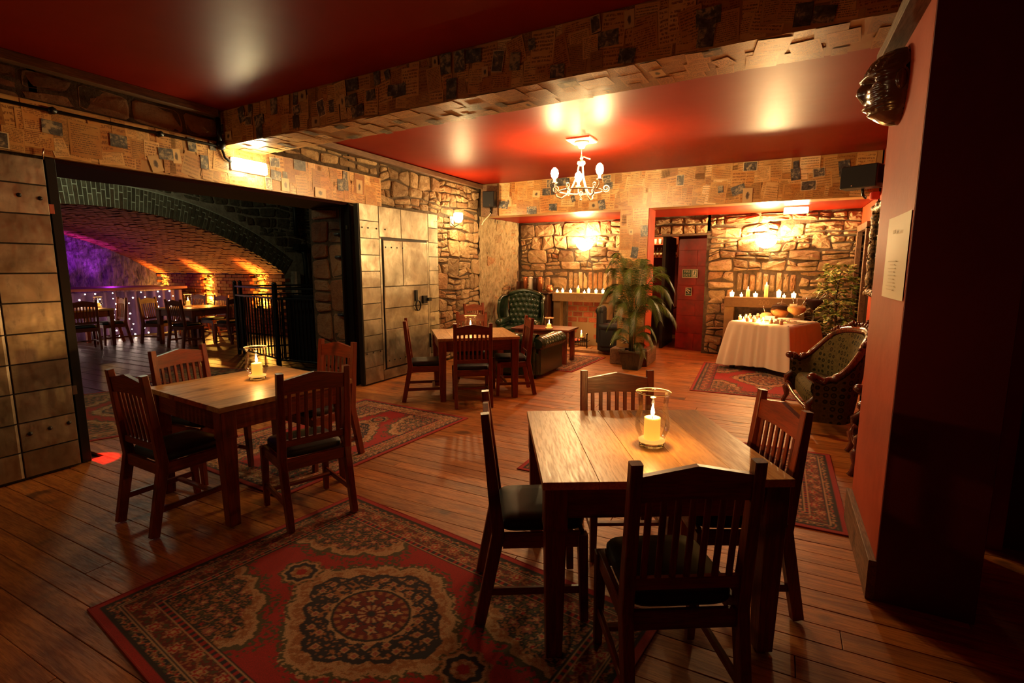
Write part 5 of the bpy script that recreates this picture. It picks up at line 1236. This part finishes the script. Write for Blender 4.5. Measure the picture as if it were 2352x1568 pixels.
b = MB(); b.ball((-.03, -.165, .0), .03, sc_=(.9, .6, 1.6)); b.ball((-.03, .165, .0), .03, sc_=(.9, .6, 1.6)); b.build('ears', 'bronze', mk)
pg = thing('paper_notice', 'white typed notice stuck to the red pier', 'notice', (.4985, 3.08, 1.632), 0)
b = MB(); b.grid(lambda u, v: Vector((-.003 - .010 * sin(u * pi) * sin(v * 3 + .5), (u - .5) * .52, (v - .5) * .40)), 14, 12)
pgm = b.build('sheet', plain('notice_paper', (.80, .74, .55), .6), pg)
b = MB(); rn = random.Random(2)
for k in range(9): b.box((-.016, -.02 + rn.uniform(-.01, .01), -.02 - k * .017), (.001, rn.uniform(.10, .2), .004))
b.box((-.016, 0, .12), (.001, .06, .018)); tag(b.build('typed_lines', plain('faint_ink', (.66, .60, .43), .7), pg), kind='stuff')
mr = thing('ornate_mirror', 'ornate dark gilt framed mirror on the right red wall', 'mirror', (1.115, 8.0, 1.80))
MB().box((-.012, 0, 0), (.01, .62, .95)).build('glass', 'mirror', mr)
b = MB(); rn = random.Random(5)
def fr(t_):
    s_ = t_ * 4; k = int(s_) % 4; f = s_ - int(s_); A, B = .35, .54
    return [Vector((0, -A + 2 * A * f, -B)), Vector((0, A, -B + 2 * B * f)), Vector((0, A - 2 * A * f, B)), Vector((0, -A, B - 2 * B * f))][k]
b.tube([fr(i / 80) + Vector((-.03, 0, 0)) for i in range(80)], [.045 + .010 * sin(i * 1.7) for i in range(80)], 8, True); b.build('frame_moulding', 'gilt', mr)
b = MB()
for i in range(260): b.ball(fr(i / 260) + Vector((-.062 + rn.uniform(-.01, .01), rn.uniform(-.035, .035), rn.uniform(-.035, .035))), rn.uniform(.007, .015), 6, 4)
for p in ((-.35, -.54), (.35, -.54), (.35, .54), (-.35, .54), (0, .56)): b.ball((-.05, p[0] * 1.06, p[1] * 1.04), .04, 8, 6)
b.build('carving', 'gilt', mr)

# signs on the fire door
def text_mesh(body, size, name, mat, parent, loc, rot, ext=.0006):
    cu = bpy.data.curves.new('t', 'FONT'); cu.body = body; cu.size = size; cu.extrude = ext; cu.align_x = 'CENTER'; cu.align_y = 'CENTER'
    to = bpy.data.objects.new('t', cu); col.objects.link(to); dg = bpy.context.evaluated_depsgraph_get(); me = bpy.data.meshes.new_from_object(to.evaluated_get(dg)); bpy.data.objects.remove(to)
    me.materials.clear(); me.materials.append(M[mat]); o_ = bpy.data.objects.new(name, me); col.objects.link(o_); o_.parent = parent; o_.location = loc; o_.rotation_euler = rot; return o_
sg = thing('fire_exit_sign', 'green fire exit sign with a running figure on the red door', 'sign', (-1.50, 10.235, 1.475), radians(-14))
MB().box((0, 0, 0), (.30, .006, .16)).build('board', 'sign_pale', sg); MB().box((-.055, -.005, 0), (.165, .004, .14)).build('green_field', 'sign_green', sg); MB().box((.088, -.005, 0), (.10, .004, .14)).build('figure_field', 'sign_green', sg); MB().box((.088, -.008, 0), (.075, .003, .12)).build('doorway_field', 'sign_pale', sg)
text_mesh('FIRE', .066, 'lettering', 'sign_pale', sg, (-.055, -.008, .033), (pi / 2, 0, 0)); text_mesh('EXIT', .066, 'lettering', 'sign_pale', sg, (-.055, -.008, -.034), (pi / 2, 0, 0))
b = MB(); b.ball((.094, -.011, .042), .010, 8, 6, sc_=(1, .3, 1)); b.beam((.094, -.011, .03), (.085, -.011, -.005), .014, .004, up=(0, 1, 0)); b.beam((.085, -.011, -.003), (.105, -.011, -.028), .009, .004, up=(0, 1, 0)); b.beam((.105, -.011, -.028), (.10, -.011, -.052), .009, .004, up=(0, 1, 0)); b.beam((.085, -.011, -.003), (.07, -.011, -.03), .009, .004, up=(0, 1, 0)); b.beam((.07, -.011, -.03), (.055, -.011, -.035), .009, .004, up=(0, 1, 0)); b.beam((.092, -.011, .022), (.072, -.011, .008), .007, .004, up=(0, 1, 0)); b.beam((.092, -.011, .022), (.115, -.011, .012), .007, .004, up=(0, 1, 0)); b.build('running_figure', 'sign_green', sg)
s2 = thing('closer_sign', 'small square pictogram sign lower on the red door', 'sign', (-1.51, 10.235, 1.13), radians(-14))
MB().box((0, 0, 0), (.125, .006, .155)).build('board', 'sign_pale', s2); MB().box((0, -.005, .015), (.105, .004, .10)).build('black_field', 'blackplastic', s2); MB().box((0, -.005, -.055), (.105, .004, .025)).build('green_field', 'sign_green', s2)
b = MB(); b.beam((-.04, -.009, .055), (.035, -.009, .01), .018, .003, up=(0, 1, 0)); b.beam((-.045, -.009, .03), (.01, -.009, -.022), .016, .003, up=(0, 1, 0)); b.build('pictogram', 'sign_pale', s2)

# bar shelves and bottles
POS = ['at the far left end', 'second from the left end', 'third from the left end', 'fourth from the left end', 'fifth from the left end', 'sixth from the left end', 'seventh from the left end', 'eighth from the left end', 'ninth from the left end', 'second from the right end', 'at the right end']
sh = thing('bar_shelf', 'lit bar shelf of bottles seen through the doorway', 'shelf', (-2.45, 12.40, 0))
for z_ in (1.83, 2.12, 2.34): MB().box((0, 0, z_), (1.3, .22, .018)).build('shelf_board', 'red_wall', sh)
MB().box((0, .10, 2.08), (1.3, .01, .52)).build('shelf_back', 'amber', sh)
MB().box((.36, 0, 2.08), (.02, .22, .52)).build('shelf_end', 'red_wall', sh)
for k in range(11):
    x = -2.98 + k * .082
    o = thing('bar_bottle', 'dark labelled bottle, %s on the lower bar shelf' % POS[k], 'bottle', (x, 12.38, 1.84), group='bottles on the lower bar shelf')
    MB().lathe([(.026, 0), (.027, .13), (.010, .175), (.010, .23), (0, .232)], n=10).build('bottle', 'bottle', o); MB().lathe([(.0275, .03), (.0275, .09)], n=10).build('paper_label', 'label', o)
for k in range(8):
    x = -2.96 + k * .11
    o = thing('glass_tumbler', 'pale glass, %s on the upper bar shelf' % POS[k], 'glass', (x, 12.38, 2.13), group='glasses on the upper bar shelf'); MB().lathe([(.03, 0), (.034, .12), (.031, .12), (.027, .008), (0, .008)], n=10).build('glass', 'tag', o)
lamp('bar_shelf_light', (-2.5, 12.1, 2.28), 7, WARM, .05)
bt = thing('bar_side_table', 'dark table in the bar beyond the doorway', 'table', (-2.45, 11.6, 0)); MB().cbox((0, 0, .70), (.9, .6, .04), .004).build('top', 'cab', bt); MB().box((0, 0, .34), (.7, .5, .66)).build('base', 'cab', bt)
hurricane('candle glass glowing in the bar beyond the palm', (-2.22, 11.45, .721), .17, 1.5, .03)

# ================================================================== VAULT RAILINGS, FAIRY LIGHTS, PIPES
def railing(label, a, b_, h=1.25, step=.11):
    r = thing('iron_railing', label, 'railing', (a[0], a[1], 0)); d = Vector((b_[0] - a[0], b_[1] - a[1], 0)); L = d.length; d.normalize()
    for z_ in (h, h - .16, .10): MB().beam(Vector((0, 0, z_)), d * L + Vector((0, 0, z_)), .035, .03).build('rail', 'black', r)
    for q in (0, L): MB().beam(d * q, d * q + Vector((0, 0, h + .05)), .05, .05, up=(0, 1, 0)).build('post', 'black', r); MB().ball(d * q + Vector((0, 0, h + .07)), .035).build('post_cap', 'chrome' if q else 'black', r)
    n = int(L / step)
    for k in range(1, n): MB().beam(d * (k * L / n) + Vector((0, 0, .1)), d * (k * L / n) + Vector((0, 0, h - .16)), .018, .018, up=(0, 1, 0)).build('baluster', 'black', r)
    return r
railing('black iron railing end facing the vault table', (-8.80, 5.96), (-7.25, 5.58)); railing('black iron railing closest to the stone jamb', (-7.20, 5.55), (-6.85, 6.75), 1.25, .09); railing('black iron railing behind the stairwell', (-8.78, 6.05), (-8.0, 7.3)); railing('dense black iron railing between corner post and jamb', (-7.15, 5.52), (-5.85, 5.62), 1.25, .075)
bp = thing('barrier_panel', 'black panel closing the stairwell railing', 'panel', (-6.5, 5.72, 0)); MB().cbox((0, 0, .6), (1.25, .02, 1.1), .002).build('board', 'blackplastic', bp)
pp = thing('wall_pipe', 'pale downpipe on the dark wall right of the vault', 'pipe', (0, 0, 0))
MB().tube([(-9.9, 8.30, 3.3), (-9.9, 8.30, 2.3)], .045, 10).build('upper_pipe', 'steel_dark', pp); MB().tube([(-9.9, 8.42, 2.05), (-9.88, 8.48, 1.9), (-9.88, 8.50, 1.7), (-9.88, 8.52, .3)], .05, 10).build('lower_pipe', 'steel_dark', pp)
MB().box((-9.9, 8.40, 2.05), (.2, .26, .14)).build('hopper', 'steel_dark', pp)
# stage front with drape and fairy lights
st = thing('stage_front', 'low stage front hung with purple lit cloth in the vault', 'stage', (-13.3, 5.0, 0))
b = MB(); b.grid(lambda u, v: Vector((.03 * sin(u * 130), -1.6 + u * 4.2, .02 + v * 1.02)), 240, 3); b.build('cloth_skirt', 'drape', st); MB().box((-.7, .5, 1.10), (1.5, 4.4, .06)).build('stage_deck', 'red_dark', st)
fy = thing('fairy_lights', 'curtain of tiny white fairy lights on the stage front', 'string lights', (-13.2, 5.0, 0))
rn = random.Random(44); wires = MB(); bm_ = MB().ball((0, 0, 0), .011, 6, 4).mesh('bulb', 'fairy')
for k in range(13):
    y0_ = -1.35 + k * .30; pts = []
    for i in range(9): pts.append((rn.uniform(0, .03), y0_ + rn.uniform(-.06, .06), 1.02 - i * .12))
    wires.tube(pts, .0025, 4)
    for p in pts:
        if rn.random() < .85: inst(bm_, 'bulb', fy, Matrix.Translation(Vector(p) + Vector((.012, 0, 0))) @ Matrix.Diagonal((rn.uniform(.8, 1.5),) * 3).to_4x4())
wires.build('wire', 'black', fy)
lamp('fairy_glow', (-12.8, 4.9, .5), 1.5, (1, .65, .55), .3)
lamp('fairy_glow', (-13.0, 6.0, .5), 1.0, (1, .65, .55), .3)
